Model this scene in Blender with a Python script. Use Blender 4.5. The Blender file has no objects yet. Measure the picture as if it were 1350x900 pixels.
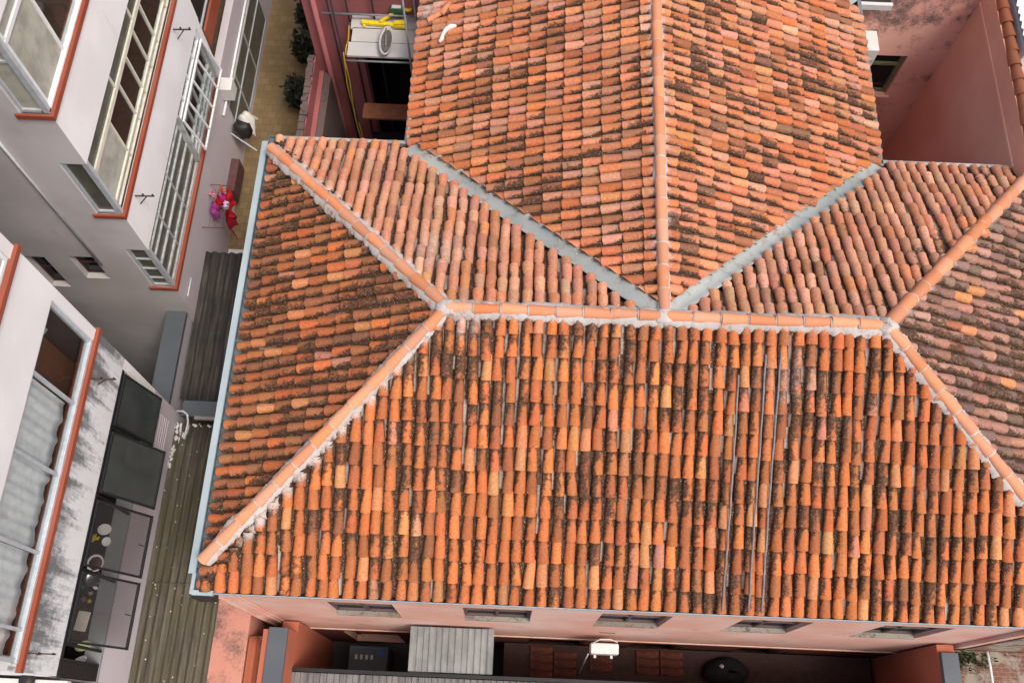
import bpy, math, random
import numpy as np
from mathutils import Vector, Matrix
R = math.radians
rnd = random.Random(7)
nrs = np.random.RandomState(11)
scene = bpy.context.scene
COL = scene.collection

# ------------------------------------------------------------------ materials
def newmat(name):
    m = bpy.data.materials.new(name); m.use_nodes = True
    nt = m.node_tree
    return m, nt, nt.nodes['Principled BSDF']
def nd(nt, typ, **kw):
    n = nt.nodes.new(typ)
    for k, v in kw.items():
        if k in n.inputs: n.inputs[k].default_value = v
        else: setattr(n, k, v)
    return n
def sock(nt, v, inp):
    if isinstance(v, (int, float)): inp.default_value = v
    elif isinstance(v, tuple): inp.default_value = v if len(v) == 4 else (*v, 1)
    else: nt.links.new(v, inp)
def math_(nt, op, a, b=0.0, c=None, clamp=False):
    n = nt.nodes.new('ShaderNodeMath'); n.operation = op; n.use_clamp = clamp
    sock(nt, a, n.inputs[0]); sock(nt, b, n.inputs[1])
    if c is not None: sock(nt, c, n.inputs[2])
    return n.outputs[0]
def mixc(nt, f, a, b, typ='MIX'):
    n = nt.nodes.new('ShaderNodeMix'); n.data_type = 'RGBA'; n.blend_type = typ
    sock(nt, f, n.inputs[0]); sock(nt, a, n.inputs[6]); sock(nt, b, n.inputs[7])
    return n.outputs[2]
def ramp(nt, v, lo, hi):
    n = nt.nodes.new('ShaderNodeMapRange'); n.interpolation_type = 'SMOOTHSTEP'
    sock(nt, v, n.inputs[0]); n.inputs[1].default_value = lo; n.inputs[2].default_value = hi
    return n.outputs[0]
def coords(nt, scale=(1, 1, 1)):
    t = nt.nodes.new('ShaderNodeTexCoord'); mp = nt.nodes.new('ShaderNodeMapping')
    nt.links.new(t.outputs['Object'], mp.inputs[0]); mp.inputs['Scale'].default_value = scale
    return mp.outputs[0]
def noise(nt, vec, scale, detail=5, rough=0.6):
    n = nt.nodes.new('ShaderNodeTexNoise'); n.inputs['Scale'].default_value = scale
    n.inputs['Detail'].default_value = detail; n.inputs['Roughness'].default_value = rough
    nt.links.new(vec, n.inputs['Vector']); return n.outputs[0]
def bump(nt, b, h, strength, dist=0.01):
    n = nt.nodes.new('ShaderNodeBump'); n.inputs['Strength'].default_value = strength
    n.inputs['Distance'].default_value = dist
    nt.links.new(h, n.inputs['Height']); nt.links.new(n.outputs[0], b.inputs['Normal'])

def plain(name, col, rough=0.7, metal=0.0, var=0.18, scale=8, bmp=0.15, spec=0.3):
    m, nt, b = newmat(name)
    v = coords(nt); n = noise(nt, v, scale, 6)
    n2 = noise(nt, v, scale * 7, 3)
    f = math_(nt, 'ADD', math_(nt, 'MULTIPLY', n, 0.7), math_(nt, 'MULTIPLY', n2, 0.3))
    lo = tuple(c * (1 - var * 1.6) for c in col); hi = tuple(min(1, c * (1 + var)) for c in col)
    nt.links.new(mixc(nt, ramp(nt, f, .3, .7), lo, hi), b.inputs['Base Color'])
    b.inputs['Roughness'].default_value = rough; b.inputs['Metallic'].default_value = metal
    b.inputs['Specular IOR Level'].default_value = spec
    if bmp: bump(nt, b, n2, bmp, 0.004)
    return m

def stained(name, col, stain, amount=0.5, scale=2.2, stretch=(1, 1, .35), rough=.85, top=None, col2=None, fine=26, tint=False):
    """Painted wall with weathering: streaky blotches of STAIN; TOP=(z, depth, gain): run-off below a ledge at height z."""
    m, nt, b = newmat(name)
    v = coords(nt); vs = coords(nt, stretch)
    n1 = noise(nt, vs, scale, 8, .68); n2 = noise(nt, v, fine, 4, .6); n3 = noise(nt, v, .7, 4, .5)
    base = mixc(nt, ramp(nt, n3, .35, .65), col, col2 or tuple(c * .86 for c in col))
    base = mixc(nt, math_(nt, 'MULTIPLY', n2, .22), base, tuple(c * .6 for c in col))
    if tint:
        at = nd(nt, 'ShaderNodeAttribute', attribute_name='tint'); base = mixc(nt, 1.0, base, at.outputs['Color'], 'MULTIPLY')
    f = math_(nt, 'ADD', n1, math_(nt, 'MULTIPLY', math_(nt, 'SUBTRACT', n2, .5), .25))
    if top:
        sx = nt.nodes.new('ShaderNodeSeparateXYZ'); nt.links.new(coords(nt), sx.inputs[0])
        d = ramp(nt, sx.outputs[2], top[0] - top[1], top[0])
        f = math_(nt, 'ADD', f, math_(nt, 'MULTIPLY', d, top[2]))
    k = ramp(nt, f, .78 - amount * .32, .95 - amount * .25)
    nt.links.new(mixc(nt, math_(nt, 'MULTIPLY', k, .9), base, stain), b.inputs['Base Color'])
    b.inputs['Roughness'].default_value = rough; b.inputs['Specular IOR Level'].default_value = .2
    bump(nt, b, n2, .25, .004)
    return m

def tile_material():
    m, nt, b = newmat('clay_tile')
    ac = nd(nt, 'ShaderNodeAttribute', attribute_name='tcol'); ap = nd(nt, 'ShaderNodeAttribute', attribute_name='tprm')
    sp = nt.nodes.new('ShaderNodeSeparateColor'); nt.links.new(ap.outputs['Color'], sp.inputs[0])
    dirt, along, across = sp.outputs[0], sp.outputs[1], sp.outputs[2]
    rndv, wash = ap.outputs['Alpha'], ac.outputs['Alpha']
    v = coords(nt)
    # shift the pattern from tile to tile
    comb = nt.nodes.new('ShaderNodeCombineXYZ')
    nt.links.new(math_(nt, 'MULTIPLY', rndv, 37.), comb.inputs[0]); nt.links.new(math_(nt, 'MULTIPLY', rndv, 91.), comb.inputs[1])
    va = nt.nodes.new('ShaderNodeVectorMath'); nt.links.new(v, va.inputs[0]); nt.links.new(comb.outputs[0], va.inputs[1])
    vt = va.outputs[0]
    nb = noise(nt, v, 3.1, 9, .76); nc = noise(nt, v, 17, 5, .72); n1 = noise(nt, vt, 11, 7, .7); n2 = noise(nt, v, 55, 4, .65); n3 = noise(nt, v, 1.1, 5, .6); n4 = noise(nt, vt, 26, 5, .7)
    c = mixc(nt, ramp(nt, n4, .3, .72), mixc(nt, .5, ac.outputs['Color'], (.13, .055, .03)), ac.outputs['Color'])
    c = mixc(nt, math_(nt, 'MULTIPLY', ramp(nt, n2, .45, .75), .35), c, (.62, .32, .2))
    # grime and lichen, plus painted shade across each tile and under the lip above
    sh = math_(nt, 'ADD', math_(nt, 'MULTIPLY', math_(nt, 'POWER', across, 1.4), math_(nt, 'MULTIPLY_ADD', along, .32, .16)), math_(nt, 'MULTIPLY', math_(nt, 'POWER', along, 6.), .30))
    f = math_(nt, 'ADD', math_(nt, 'ADD', math_(nt, 'ADD', math_(nt, 'ADD', math_(nt, 'MULTIPLY', n1, .16), math_(nt, 'MULTIPLY', nc, .40)), math_(nt, 'MULTIPLY', nb, .30)), math_(nt, 'MULTIPLY', n2, .20)), sh)
    f = math_(nt, 'ADD', f, math_(nt, 'MULTIPLY', math_(nt, 'SUBTRACT', n3, .5), .8))
    f = math_(nt, 'ADD', f, math_(nt, 'MULTIPLY', math_(nt, 'SUBTRACT', dirt, .5), .42))
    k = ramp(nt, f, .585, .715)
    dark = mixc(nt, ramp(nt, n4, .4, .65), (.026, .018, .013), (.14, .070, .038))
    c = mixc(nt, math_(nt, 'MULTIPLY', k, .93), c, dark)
    # pale lichen crusts
    vo = nt.nodes.new('ShaderNodeTexVoronoi'); vo.inputs['Scale'].default_value = 23; nt.links.new(vt, vo.inputs['Vector'])
    lic = math_(nt, 'MULTIPLY', ramp(nt, across, .38, .62), math_(nt, 'MULTIPLY', math_(nt, 'LESS_THAN', math_(nt, 'ADD', vo.outputs['Distance'], math_(nt, 'MULTIPLY', n2, .22)), .27), ramp(nt, n1, .42, .50)))
    c = mixc(nt, math_(nt, 'MULTIPLY', lic, .8), c, (.52, .47, .37))
    # cement wash beside the ridges
    wf = ramp(nt, math_(nt, 'ADD', math_(nt, 'ADD', math_(nt, 'MULTIPLY', n1, .5), math_(nt, 'MULTIPLY', n2, .5)), math_(nt, 'MULTIPLY', math_(nt, 'SUBTRACT', wash, .5), 1.1)), .42, .78)
    c = mixc(nt, math_(nt, 'MULTIPLY', wf, .82), c, (.55, .48, .44))
    nt.links.new(c, b.inputs['Base Color'])
    b.inputs['Roughness'].default_value = .82; b.inputs['Specular IOR Level'].default_value = .25
    bump(nt, b, math_(nt, 'ADD', math_(nt, 'MULTIPLY', n2, .5), n4), .45, .006)
    return m

def glass(name, tint=(.9, .92, .92), refl=.25, rough=.03, dense=0.0, body=(.3, .33, .33)):
    m, nt, b = newmat(name)
    out = nt.nodes['Material Output']; nt.nodes.remove(b)
    t = nt.nodes.new('ShaderNodeBsdfTransparent'); t.inputs[0].default_value = (*tint, 1)
    g = nt.nodes.new('ShaderNodeBsdfGlossy'); g.inputs['Roughness'].default_value = rough; g.inputs[0].default_value = (.9, .93, .95, 1)
    fr = nt.nodes.new('ShaderNodeLayerWeight'); fr.inputs[0].default_value = .5
    f = math_(nt, 'ADD', math_(nt, 'MULTIPLY', math_(nt, 'POWER', fr.outputs['Facing'], 4.), .6), refl, clamp=True)
    mx = nt.nodes.new('ShaderNodeMixShader'); nt.links.new(f, mx.inputs[0]); nt.links.new(t.outputs[0], mx.inputs[1]); nt.links.new(g.outputs[0], mx.inputs[2])
    last = mx.outputs[0]
    if dense:
        d = nt.nodes.new('ShaderNodeBsdfDiffuse')
        n = noise(nt, coords(nt), 2.5, 5)
        nt.links.new(mixc(nt, ramp(nt, n, .3, .7), tuple(c * .65 for c in body), body), d.inputs[0])
        m2 = nt.nodes.new('ShaderNodeMixShader'); m2.inputs[0].default_value = dense
        nt.links.new(last, m2.inputs[1]); nt.links.new(d.outputs[0], m2.inputs[2]); last = m2.outputs[0]
    nt.links.new(last, out.inputs[0])
    return m

def corr_mat(name, c1, c2, c3, lichen=.5, streak=(9, .5, 1)):
    m, nt, b = newmat(name)
    v = coords(nt); vs = coords(nt, streak)
    n1 = noise(nt, vs, 1.6, 7, .65); n2 = noise(nt, v, 38, 4); n3 = noise(nt, v, 1.3, 6, .65)
    c = mixc(nt, ramp(nt, n1, .35, .66), c1, c2)
    c = mixc(nt, math_(nt, 'MULTIPLY', ramp(nt, n3, .42, .68), .7), c, c3)
    c = mixc(nt, math_(nt, 'MULTIPLY', n2, .35), c, tuple(x * .45 for x in c1))
    vo = nt.nodes.new('ShaderNodeTexVoronoi'); vo.inputs['Scale'].default_value = 5.5; nt.links.new(v, vo.inputs['Vector'])
    l = math_(nt, 'LESS_THAN', math_(nt, 'ADD', vo.outputs['Distance'], math_(nt, 'MULTIPLY', n2, .3)), .13 + .12 * lichen)
    c = mixc(nt, math_(nt, 'MULTIPLY', l, lichen), c, (.5, .5, .47))
    nt.links.new(c, b.inputs['Base Color']); b.inputs['Roughness'].default_value = .85
    bump(nt, b, n2, .3, .006)
    return m

def brick_mat(name, c1, c2, mortar, sc=4.0, plaster=None, axes='xz', w=.5, h=.25, msize=.02):
    m, nt, b = newmat(name)
    t = nt.nodes.new('ShaderNodeTexCoord'); s = nt.nodes.new('ShaderNodeSeparateXYZ'); nt.links.new(t.outputs['Object'], s.inputs[0])
    cb = nt.nodes.new('ShaderNodeCombineXYZ')
    nt.links.new(s.outputs['xyz'.index(axes[0])], cb.inputs[0]); nt.links.new(s.outputs['xyz'.index(axes[1])], cb.inputs[1])
    br = nt.nodes.new('ShaderNodeTexBrick'); nt.links.new(cb.outputs[0], br.inputs['Vector'])
    br.inputs['Color1'].default_value = (*c1, 1); br.inputs['Color2'].default_value = (*c2, 1); br.inputs['Mortar'].default_value = (*mortar, 1)
    br.inputs['Scale'].default_value = sc; br.inputs['Brick Width'].default_value = w; br.inputs['Row Height'].default_value = h
    br.inputs['Mortar Size'].default_value = msize
    v = coords(nt); n1 = noise(nt, v, 2.2, 7, .65); n2 = noise(nt, v, 30, 4)
    c = mixc(nt, math_(nt, 'MULTIPLY', n2, .5), br.outputs[0], tuple(x * .45 for x in c1))
    if plaster: c = mixc(nt, ramp(nt, n1, .47, .56), c, plaster)
    else: c = mixc(nt, math_(nt, 'MULTIPLY', ramp(nt, n1, .4, .7), .55), c, tuple(x * .5 for x in c2))
    nt.links.new(c, b.inputs['Base Color']); b.inputs['Roughness'].default_value = .9
    bump(nt, b, n2, .3, .006)
    return m

M = {}
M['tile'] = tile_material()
M['cap'] = stained('ridge_clay', (.66, .25, .115), (.60, .43, .35), .6, 6, (1, 1, 1), col2=(.62, .265, .145), tint=True)
M['clayloose'] = stained('loose_clay', (.55, .22, .12), (.2, .1, .07), .5, 6, (1, 1, 1))
M['mortar'] = stained('lime_mortar', (.40, .365, .34), (.22, .13, .09), .85, 6, (1, 1, 1), fine=45, col2=(.50, .47, .45))
M['under'] = plain('roof_under', (.035, .03, .027), .95)
M['zinc'] = stained('zinc_flashing', (.24, .275, .275), (.19, .13, .09), .85, 4, (1, 1, 1), .6, col2=(.38, .40, .385))
M['gutter'] = stained('painted_gutter', (.30, .375, .41), (.14, .17, .17), .4, 3, (1, 1, 1), .5, col2=(.35, .43, .46))
M['gutterin'] = stained('gutter_inside', (.115, .15, .165), (.09, .1, .1), .5, 3, (1, 1, 1), .6)
M['pipegrey'] = plain('grey_metal', (.2, .215, .225), .5, .3)
M['pink'] = stained('pink_render', (.74, .395, .30), (.33, .22, .19), .62, 2.1, (1, 1, .7), col2=(.78, .53, .44))
M['pinkshade'] = stained('pink_render_in_shade', (.16, .05, .04), (.09, .05, .04), .35, 1.6, (1, 1, .6))  # pink render with the low yard's shade put into its colour
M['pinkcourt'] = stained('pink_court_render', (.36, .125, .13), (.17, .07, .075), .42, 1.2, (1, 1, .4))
M['pinkside'] = stained('pink_side_render', (.78, .45, .36), (.12, .085, .08), .78, 1.9, (1, 1, .9), col2=(.70, .36, .285), top=(.1, 2.2, .14))
M['pinkparty'] = stained('party_wall_render', (.82, .47, .34), (.42, .24, .19), .4, 1.3, (1, 1, .5), col2=(.74, .38, .27))
M['pinkold'] = stained('faded_pink_slab', (.52, .24, .18), (.10, .075, .065), 1.05, 1.5, (1, 1, 1), col2=(.48, .22, .165))
M['orange'] = stained('orange_render', (.43, .135, .08), (.16, .08, .06), .5, 1.8)
M['stone'] = stained('sill_stone', (.20, .165, .13), (.04, .033, .03), .9, 8, (1, 1, 1), col2=(.29, .26, .22))
M['white'] = stained('white_render', (.82, .82, .815), (.50, .45, .39), .58, 1.5, (1, 1.4, .3), col2=(.74, .735, .735))
M['lav'] = stained('grey_render', (.60, .575, .58), (.34, .29, .26), .5, 1.2, (1.4, 1, .4), col2=(.49, .468, .472))
M['lavlow'] = stained('lilac_render', (.56, .52, .55), (.34, .3, .3), .2, 1., (1, 1, .8), col2=(.52, .48, .505))
M['mould'] = stained('mouldy_white_render', (.74, .76, .76), (.11, .115, .115), .86, 1.5, (1, 2.1, .22), top=(.16, 1.35, .2), fine=9, col2=(.66, .68, .68))
M['rust'] = stained('red_sill_paint', (.27, .062, .032), (.13, .065, .05), .45, 4, (1, 1, 1), .6, col2=(.31, .09, .055))
M['frame'] = plain('white_frame', (.72, .74, .74), .45, var=.08)
M['alu'] = plain('grey_frame', (.5, .54, .57), .4, .2, var=.1)
M['cream'] = plain('cream_frame', (.62, .60, .50), .5, var=.1)
M['black'] = plain('black_frame', (.016, .017, .018), .45, var=.2)
M['blackmat'] = plain('black_counter', (.012, .011, .011), .6, spec=.1)
M['clayshade'] = plain('clay_in_shade', (.13, .038, .024), .9, var=.4)  # clay of the spare tiles, darkened to stand for the yard shade
M['glass'] = glass('window_glass', refl=.06)
M['clear'] = glass('clear_glass', (.8, .8, .8), refl=.015, dense=.06, body=(.2, .2, .2))
M['frost'] = glass('frosted_glass', (.6, .6, .55), .05, .3, .82, (.52, .51, .44))
M['grime'] = glass('dusty_glass', (.6, .6, .55), .1, .15, .5, (.22, .22, .18))
M['green'] = glass('green_tinted_glass', (.42, .46, .45), .12, .12, .36, (.095, .118, .112))
M['darkglass'] = glass('dark_glass', (.1, .1, .1), .06, .05, .5, (.03, .032, .035))
M['floorin'] = plain('inside_floor', (.20, .13, .09), .6)
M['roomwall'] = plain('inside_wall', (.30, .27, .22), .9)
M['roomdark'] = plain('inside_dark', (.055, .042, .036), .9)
M['bouncecut'] = plain('bounce_cut_wall', (.09, .085, .085), .9)  # dark tone for unseen walls, set to cut bounce into the light well
M['wood'] = plain('brown_wood', (.19, .075, .04), .55, scale=5)
M['slate'] = stained('slate_sheet', (.085, .10, .118), (.2, .2, .2), .3, 3, (1, 1, 1), .6, col2=(.11, .125, .14))
M['sillgrey'] = stained('granite_sill', (.22, .235, .24), (.1, .1, .1), .3, 4, (1, 1, 1), .5)
M['corrold'] = corr_mat('old_fibre_cement', (.050, .044, .031), (.135, .118, .085), (.085, .074, .034), .8)
M['corrdark'] = corr_mat('dark_fibre_cement', (.028, .025, .022), (.10, .088, .074), (.035, .032, .027), .4)
M['corrgrey'] = corr_mat('grey_metal_sheet', (.19, .20, .195), (.29, .30, .285), (.13, .135, .12), .2, (3, .6, 1))
M['corrlow'] = corr_mat('low_grey_sheet', (.12, .115, .115), (.24, .225, .215), (.1, .095, .09), .25)
M['corrwhite'] = corr_mat('white_sheet', (.66, .66, .64), (.76, .76, .74), (.6, .58, .53), .2)
M['paving'] = brick_mat('ochre_paving', (.21, .145, .065), (.27, .19, .09), (.12, .08, .035), 1.0, axes='xy', w=.21, h=.21, msize=.006)
M['ground'] = stained('ground_concrete', (.11, .10, .095), (.05, .05, .045), .5, 1., (1, 1, 1))
M['brick'] = brick_mat('old_brick', (.3, .11, .065), (.22, .09, .06), (.28, .24, .19), 3.0, (.34, .30, .235), 'xz')
M['concrete'] = stained('worn_concrete', (.30, .28, .26), (.1, .085, .08), .55, 3, (1, 1, 1))
M['coping'] = stained('dirty_coping', (.13, .095, .09), (.05, .04, .04), .8, 5, (1, 1, 1))
M['plank'] = stained('grey_plank', (.47, .46, .45), (.24, .23, .22), .5, 5, (1, 1, 1), col2=(.38, .38, .38))
M['yellow'] = plain('yellow_paint', (.72, .54, .02), .45, var=.1)
M['greenp'] = plain('dark_green_plastic', (.03, .10, .055), .4)
M['acwhite'] = plain('ac_white', (.64, .64, .62), .45, var=.05)
M['pvc'] = plain('white_pvc', (.58, .58, .56), .4, var=.08)
M['foam'] = stained('white_sealant', (.62, .61, .58), (.4, .37, .33), .3, 8, (1, 1, 1))
M['leaf'] = plain('leaf', (.018, .026, .013), .6, var=.5, scale=20)
M['leafl'] = plain('leaf_light', (.06, .08, .03), .6, var=.4, scale=20)
M['bark'] = plain('bark', (.08, .06, .045), .9)
M['clay'] = plain('clay_plain', (.40, .11, .06), .85, var=.35)
M['rope'] = plain('yellow_rope', (.42, .27, .03), .8, var=.3, scale=40)
M['curtain'] = plain('pale_curtain', (.86, .88, .88), .9, var=.10, scale=6, bmp=.05)
M['screw'] = plain('rusty_iron', (.10, .055, .045), .7)
M['dark'] = plain('very_dark', (.012, .011, .011), .9)
M['maroon'] = plain('maroon_board', (.11, .05, .05), .7)
M['steel'] = plain('shiny_steel', (.6, .6, .6), .25, .9, var=.05)
M['porc'] = plain('white_porcelain', (.84, .84, .82), .2, var=.03, bmp=0)
M['blackp'] = plain('black_plastic', (.02, .02, .02), .5)
for n_, c_ in dict(red=(.62, .012, .02), darkred=(.30, .006, .03), magenta=(.75, .03, .36), purple=(.42, .06, .33), orangecl=(.85, .22, .04), lilac=(.55, .5, .68), pinkcl=(.75, .32, .45)).items():
    M[n_] = plain('cloth_' + n_, c_, .9, var=.2, scale=14)

# ------------------------------------------------------------------ mesh builder
class MB:
    def __init__(s): s.v = []; s.f = []; s.sm = []
    def poly(s, pts, smooth=False):
        b = len(s.v); s.v += [tuple(p) for p in pts]; s.f.append(tuple(range(b, b + len(pts)))); s.sm.append(smooth)
    def box(s, x0, x1, y0, y1, z0, z1):
        x0, x1 = min(x0, x1), max(x0, x1); y0, y1 = min(y0, y1), max(y0, y1); z0, z1 = min(z0, z1), max(z0, z1)
        b = len(s.v)
        s.v += [(x0, y0, z0), (x1, y0, z0), (x1, y1, z0), (x0, y1, z0), (x0, y0, z1), (x1, y0, z1), (x1, y1, z1), (x0, y1, z1)]
        for q in ((0, 3, 2, 1), (4, 5, 6, 7), (0, 1, 5, 4), (1, 2, 6, 5), (2, 3, 7, 6), (3, 0, 4, 7)):
            s.f.append(tuple(b + i for i in q)); s.sm.append(False)
        return s
    def hexa(s, p):
        """eight corners: bottom four, then top four"""
        b = len(s.v); s.v += [tuple(q) for q in p]
        for q in ((0, 3, 2, 1), (4, 5, 6, 7), (0, 1, 5, 4), (1, 2, 6, 5), (2, 3, 7, 6), (3, 0, 4, 7)):
            s.f.append(tuple(b + i for i in q)); s.sm.append(False)
        return s
    def bar(s, p, q, w, h, up=(0, 0, 1)):
        p, q, up = Vector(p), Vector(q), Vector(up); d = (q - p).normalized()
        a = d.cross(up)
        if a.length < 1e-4: a = d.cross(Vector((1, 0, 0)))
        a.normalize(); c = a.cross(d).normalized(); a *= w / 2; c *= h / 2
        return s.hexa([p - a - c, p + a - c, q + a - c, q - a - c, p - a + c, p + a + c, q + a + c, q - a + c])
    def tube(s, pts, r, seg=8, cap=True):
        pts = [Vector(p) for p in pts]; rs = r if isinstance(r, (list, tuple)) else [r] * len(pts)
        b = len(s.v); ref = None
        for i, p in enumerate(pts):
            d = (pts[min(i + 1, len(pts) - 1)] - pts[max(i - 1, 0)]).normalized()
            if ref is None: ref = d.cross(Vector((0, 0, 1))) if abs(d.z) < .95 else d.cross(Vector((1, 0, 0)))
            a = (ref - d * ref.dot(d)).normalized(); c = d.cross(a); ref = a
            for k in range(seg):
                t = 2 * math.pi * k / seg; s.v.append(tuple(p + (a * math.cos(t) + c * math.sin(t)) * rs[i]))
        for i in range(len(pts) - 1):
            for k in range(seg):
                k2 = (k + 1) % seg; s.f.append((b + i * seg + k, b + i * seg + k2, b + (i + 1) * seg + k2, b + (i + 1) * seg + k)); s.sm.append(True)
        if cap:
            s.f.append(tuple(b + k for k in reversed(range(seg)))); s.sm.append(False)
            s.f.append(tuple(b + (len(pts) - 1) * seg + k for k in range(seg))); s.sm.append(False)
        return s
    def lathe(s, prof, c, seg=20, squash=(1, 1), rot=0):
        b = len(s.v)
        for (r, z) in prof:
            for k in range(seg):
                t = 2 * math.pi * k / seg; x, y = r * math.cos(t) * squash[0], r * math.sin(t) * squash[1]
                s.v.append((c[0] + x * math.cos(rot) - y * math.sin(rot), c[1] + x * math.sin(rot) + y * math.cos(rot), c[2] + z))
        for i in range(len(prof) - 1):
            for k in range(seg):
                k2 = (k + 1) % seg; s.f.append((b + i * seg + k, b + i * seg + k2, b + (i + 1) * seg + k2, b + (i + 1) * seg + k)); s.sm.append(True)
        s.f.append(tuple(b + k for k in reversed(range(seg)))); s.sm.append(False)
        s.f.append(tuple(b + (len(prof) - 1) * seg + k for k in range(seg))); s.sm.append(False)
        return s
    def grid(s, fn, nu, nv, thick=None, smooth=True):
        """sheet fn(i/nu, j/nv) -> point; THICK = offset vector for the back"""
        def lay(off):
            b = len(s.v)
            for i in range(nu + 1):
                for j in range(nv + 1): s.v.append(tuple(Vector(fn(i / nu, j / nv)) + Vector(off)))
            return b
        w = nv + 1; b = lay((0, 0, 0))
        for i in range(nu):
            for j in range(nv): s.f.append((b + i * w + j, b + (i + 1) * w + j, b + (i + 1) * w + j + 1, b + i * w + j + 1)); s.sm.append(smooth)
        if thick is not None:
            c = lay(thick)
            for i in range(nu):
                for j in range(nv): s.f.append((c + i * w + j, c + i * w + j + 1, c + (i + 1) * w + j + 1, c + (i + 1) * w + j)); s.sm.append(smooth)
            for j in range(nv):
                for i in (0, nu): s.f.append((b + i * w + j, b + i * w + j + 1, c + i * w + j + 1, c + i * w + j)); s.sm.append(False)
            for i in range(nu):
                for j in (0, nv): s.f.append((b + i * w + j, b + (i + 1) * w + j, c + (i + 1) * w + j, c + i * w + j)); s.sm.append(False)
        return s
    def build(s, name, mat, parent=None, bevel=0):
        me = bpy.data.meshes.new(name); me.from_pydata(s.v, [], s.f); me.materials.append(M[mat] if isinstance(mat, str) else mat)
        me.polygons.foreach_set('use_smooth', s.sm); me.update()
        o = bpy.data.objects.new(name, me); COL.objects.link(o); o.parent = parent
        if bevel:
            md = o.modifiers.new('edge', 'BEVEL'); md.width = bevel; md.segments = 2; md.limit_method = 'ANGLE'
        return o

def tag(o, label=None, cat=None, group=None, kind=None):
    if label: o['label'] = label
    if cat: o['category'] = cat
    if group: o['group'] = group
    if kind: o['kind'] = kind
    return o
def thing(name, label, cat, loc=(0, 0, 0), group=None):
    o = bpy.data.objects.new(name, None); COL.objects.link(o); o.location = loc
    o.empty_display_size = .2
    return tag(o, label, cat, group, 'thing')
def B(*a): return MB().box(*a)
def T(pts, r, seg=8): return MB().tube(pts, r, seg)

def wall_open(mb, axis, p0, p1, a0, a1, z0, z1, openings):
    """wall slab normal to AXIS between p0 and p1, spanning a0..a1 and z0..z1, with rectangular OPENINGS (a0,a1,z0,z1)"""
    A = sorted({a0, a1, *[o[0] for o in openings], *[o[1] for o in openings]}); A = [a for a in A if a0 <= a <= a1]
    for i in range(len(A) - 1):
        am = (A[i] + A[i + 1]) / 2
        cuts = sorted([(o[2], o[3]) for o in openings if o[0] < am < o[1]])
        z = z0
        for (c0, c1) in cuts + [(z1, z1)]:
            if c0 > z + 1e-4:
                if axis == 'y': mb.box(A[i], A[i + 1], p0, p1, z, c0)
                else: mb.box(p0, p1, A[i], A[i + 1], z, c0)
            z = max(z, c1)
    return mb

def corrugated(mb, x0, x1, y0, y1, z, pitch=.15, amp=.022, along='y', slope=0, shape='sine', rows=6, sag=.006):
    n = int(round(((x1 - x0) if along == 'y' else (y1 - y0)) / pitch * (8 if shape == 'sine' else 8)))
    def f(u, v):
        a = u * n
        if shape == 'sine': h = amp * math.cos(a / 8 * 2 * math.pi)
        else: h = amp if (a % 8) < 1.01 else (amp * .2 if (a % 8) < 2.01 or (a % 8) > 6.99 else 0)
        if along == 'y': x, y = x0 + (x1 - x0) * u, y0 + (y1 - y0) * v; t = v
        else: y, x = y0 + (y1 - y0) * u, x0 + (x1 - x0) * v; t = v
        return (x, y, z + h + slope * (t - .5) + sag * math.sin(x * 2.3 + y * 1.7))
    return mb.grid(f, n, rows, (0, 0, -.008), shape == 'sine')

# ------------------------------------------------------------------ pink house: measures
XR = 14.2; D = 8.22; YR = 4.10; XA, XB = 3.60, 10.31; XW, XL, XWR = 6.92, 2.53, 11.32
ZE, ZR = -.075, 1.70; YV = 12.15; YE = 16.5
house = thing('pink_house', 'pink rendered house under a hipped clay tile roof with pale cemented ridges', 'house')
roof = MB()
e = -.09
zr = ZR - .09; ze = ZE - .09
roof.poly([(0, 0, ze), (XR, 0, ze), (XB, YR, zr), (XA, YR, zr)]); roof.poly([(0, D, ze), (0, 0, ze), (XA, YR, zr)])
roof.poly([(XR, 0, ze), (XR, D, ze), (XB, YR, zr)]); roof.poly([(XL, D, ze), (0, D, ze), (XA, YR, zr), (XW, YR, zr)])
roof.poly([(XR, D, ze), (XWR, D, ze), (XW, YR, zr), (XB, YR, zr)])
roof.poly([(XL, YV, ze), (XL, D, ze), (XW, YR, zr), (XW, YE, zr)]); roof.poly([(XWR, D, ze), (XWR, YV, ze), (XW, YE, zr), (XW, YR, zr)])
roof.poly([(XL, YV, ze), (XW, YE, zr), (XA - .1, YE, zr), (-.05, YV, ze)]); roof.poly([(XWR, YV, ze), (XWR + .74, YV, ze), (XWR + .74, 12.61, ze + .187), (15.2, 12.61, ze + .187), (15.2, YE, zr), (XW, YE, zr)])
roof_o = roof.build('roof', 'under', house)

def wash_at(x, y):
    """cement smears: close to hips and ridge, plus two old patches"""
    w = 0.0
    for (cx, cy, r, g) in ((3.3, 5.35, 1.1, .55), (3.9, 3.9, .5, .6), (8.8, 3.3, 1.3, .5), (8.7, 2.5, .7, .35), (2.75, 11.4, .7, .62), (2.7, 10.2, .4, .45), (1.3, 1.75, .6, .35), (11.2, 10.9, .7, .25)):
        d = math.hypot(x - cx, y - cy) / r
        w = max(w, g * max(0, 1 - d * d))
    return w

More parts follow.
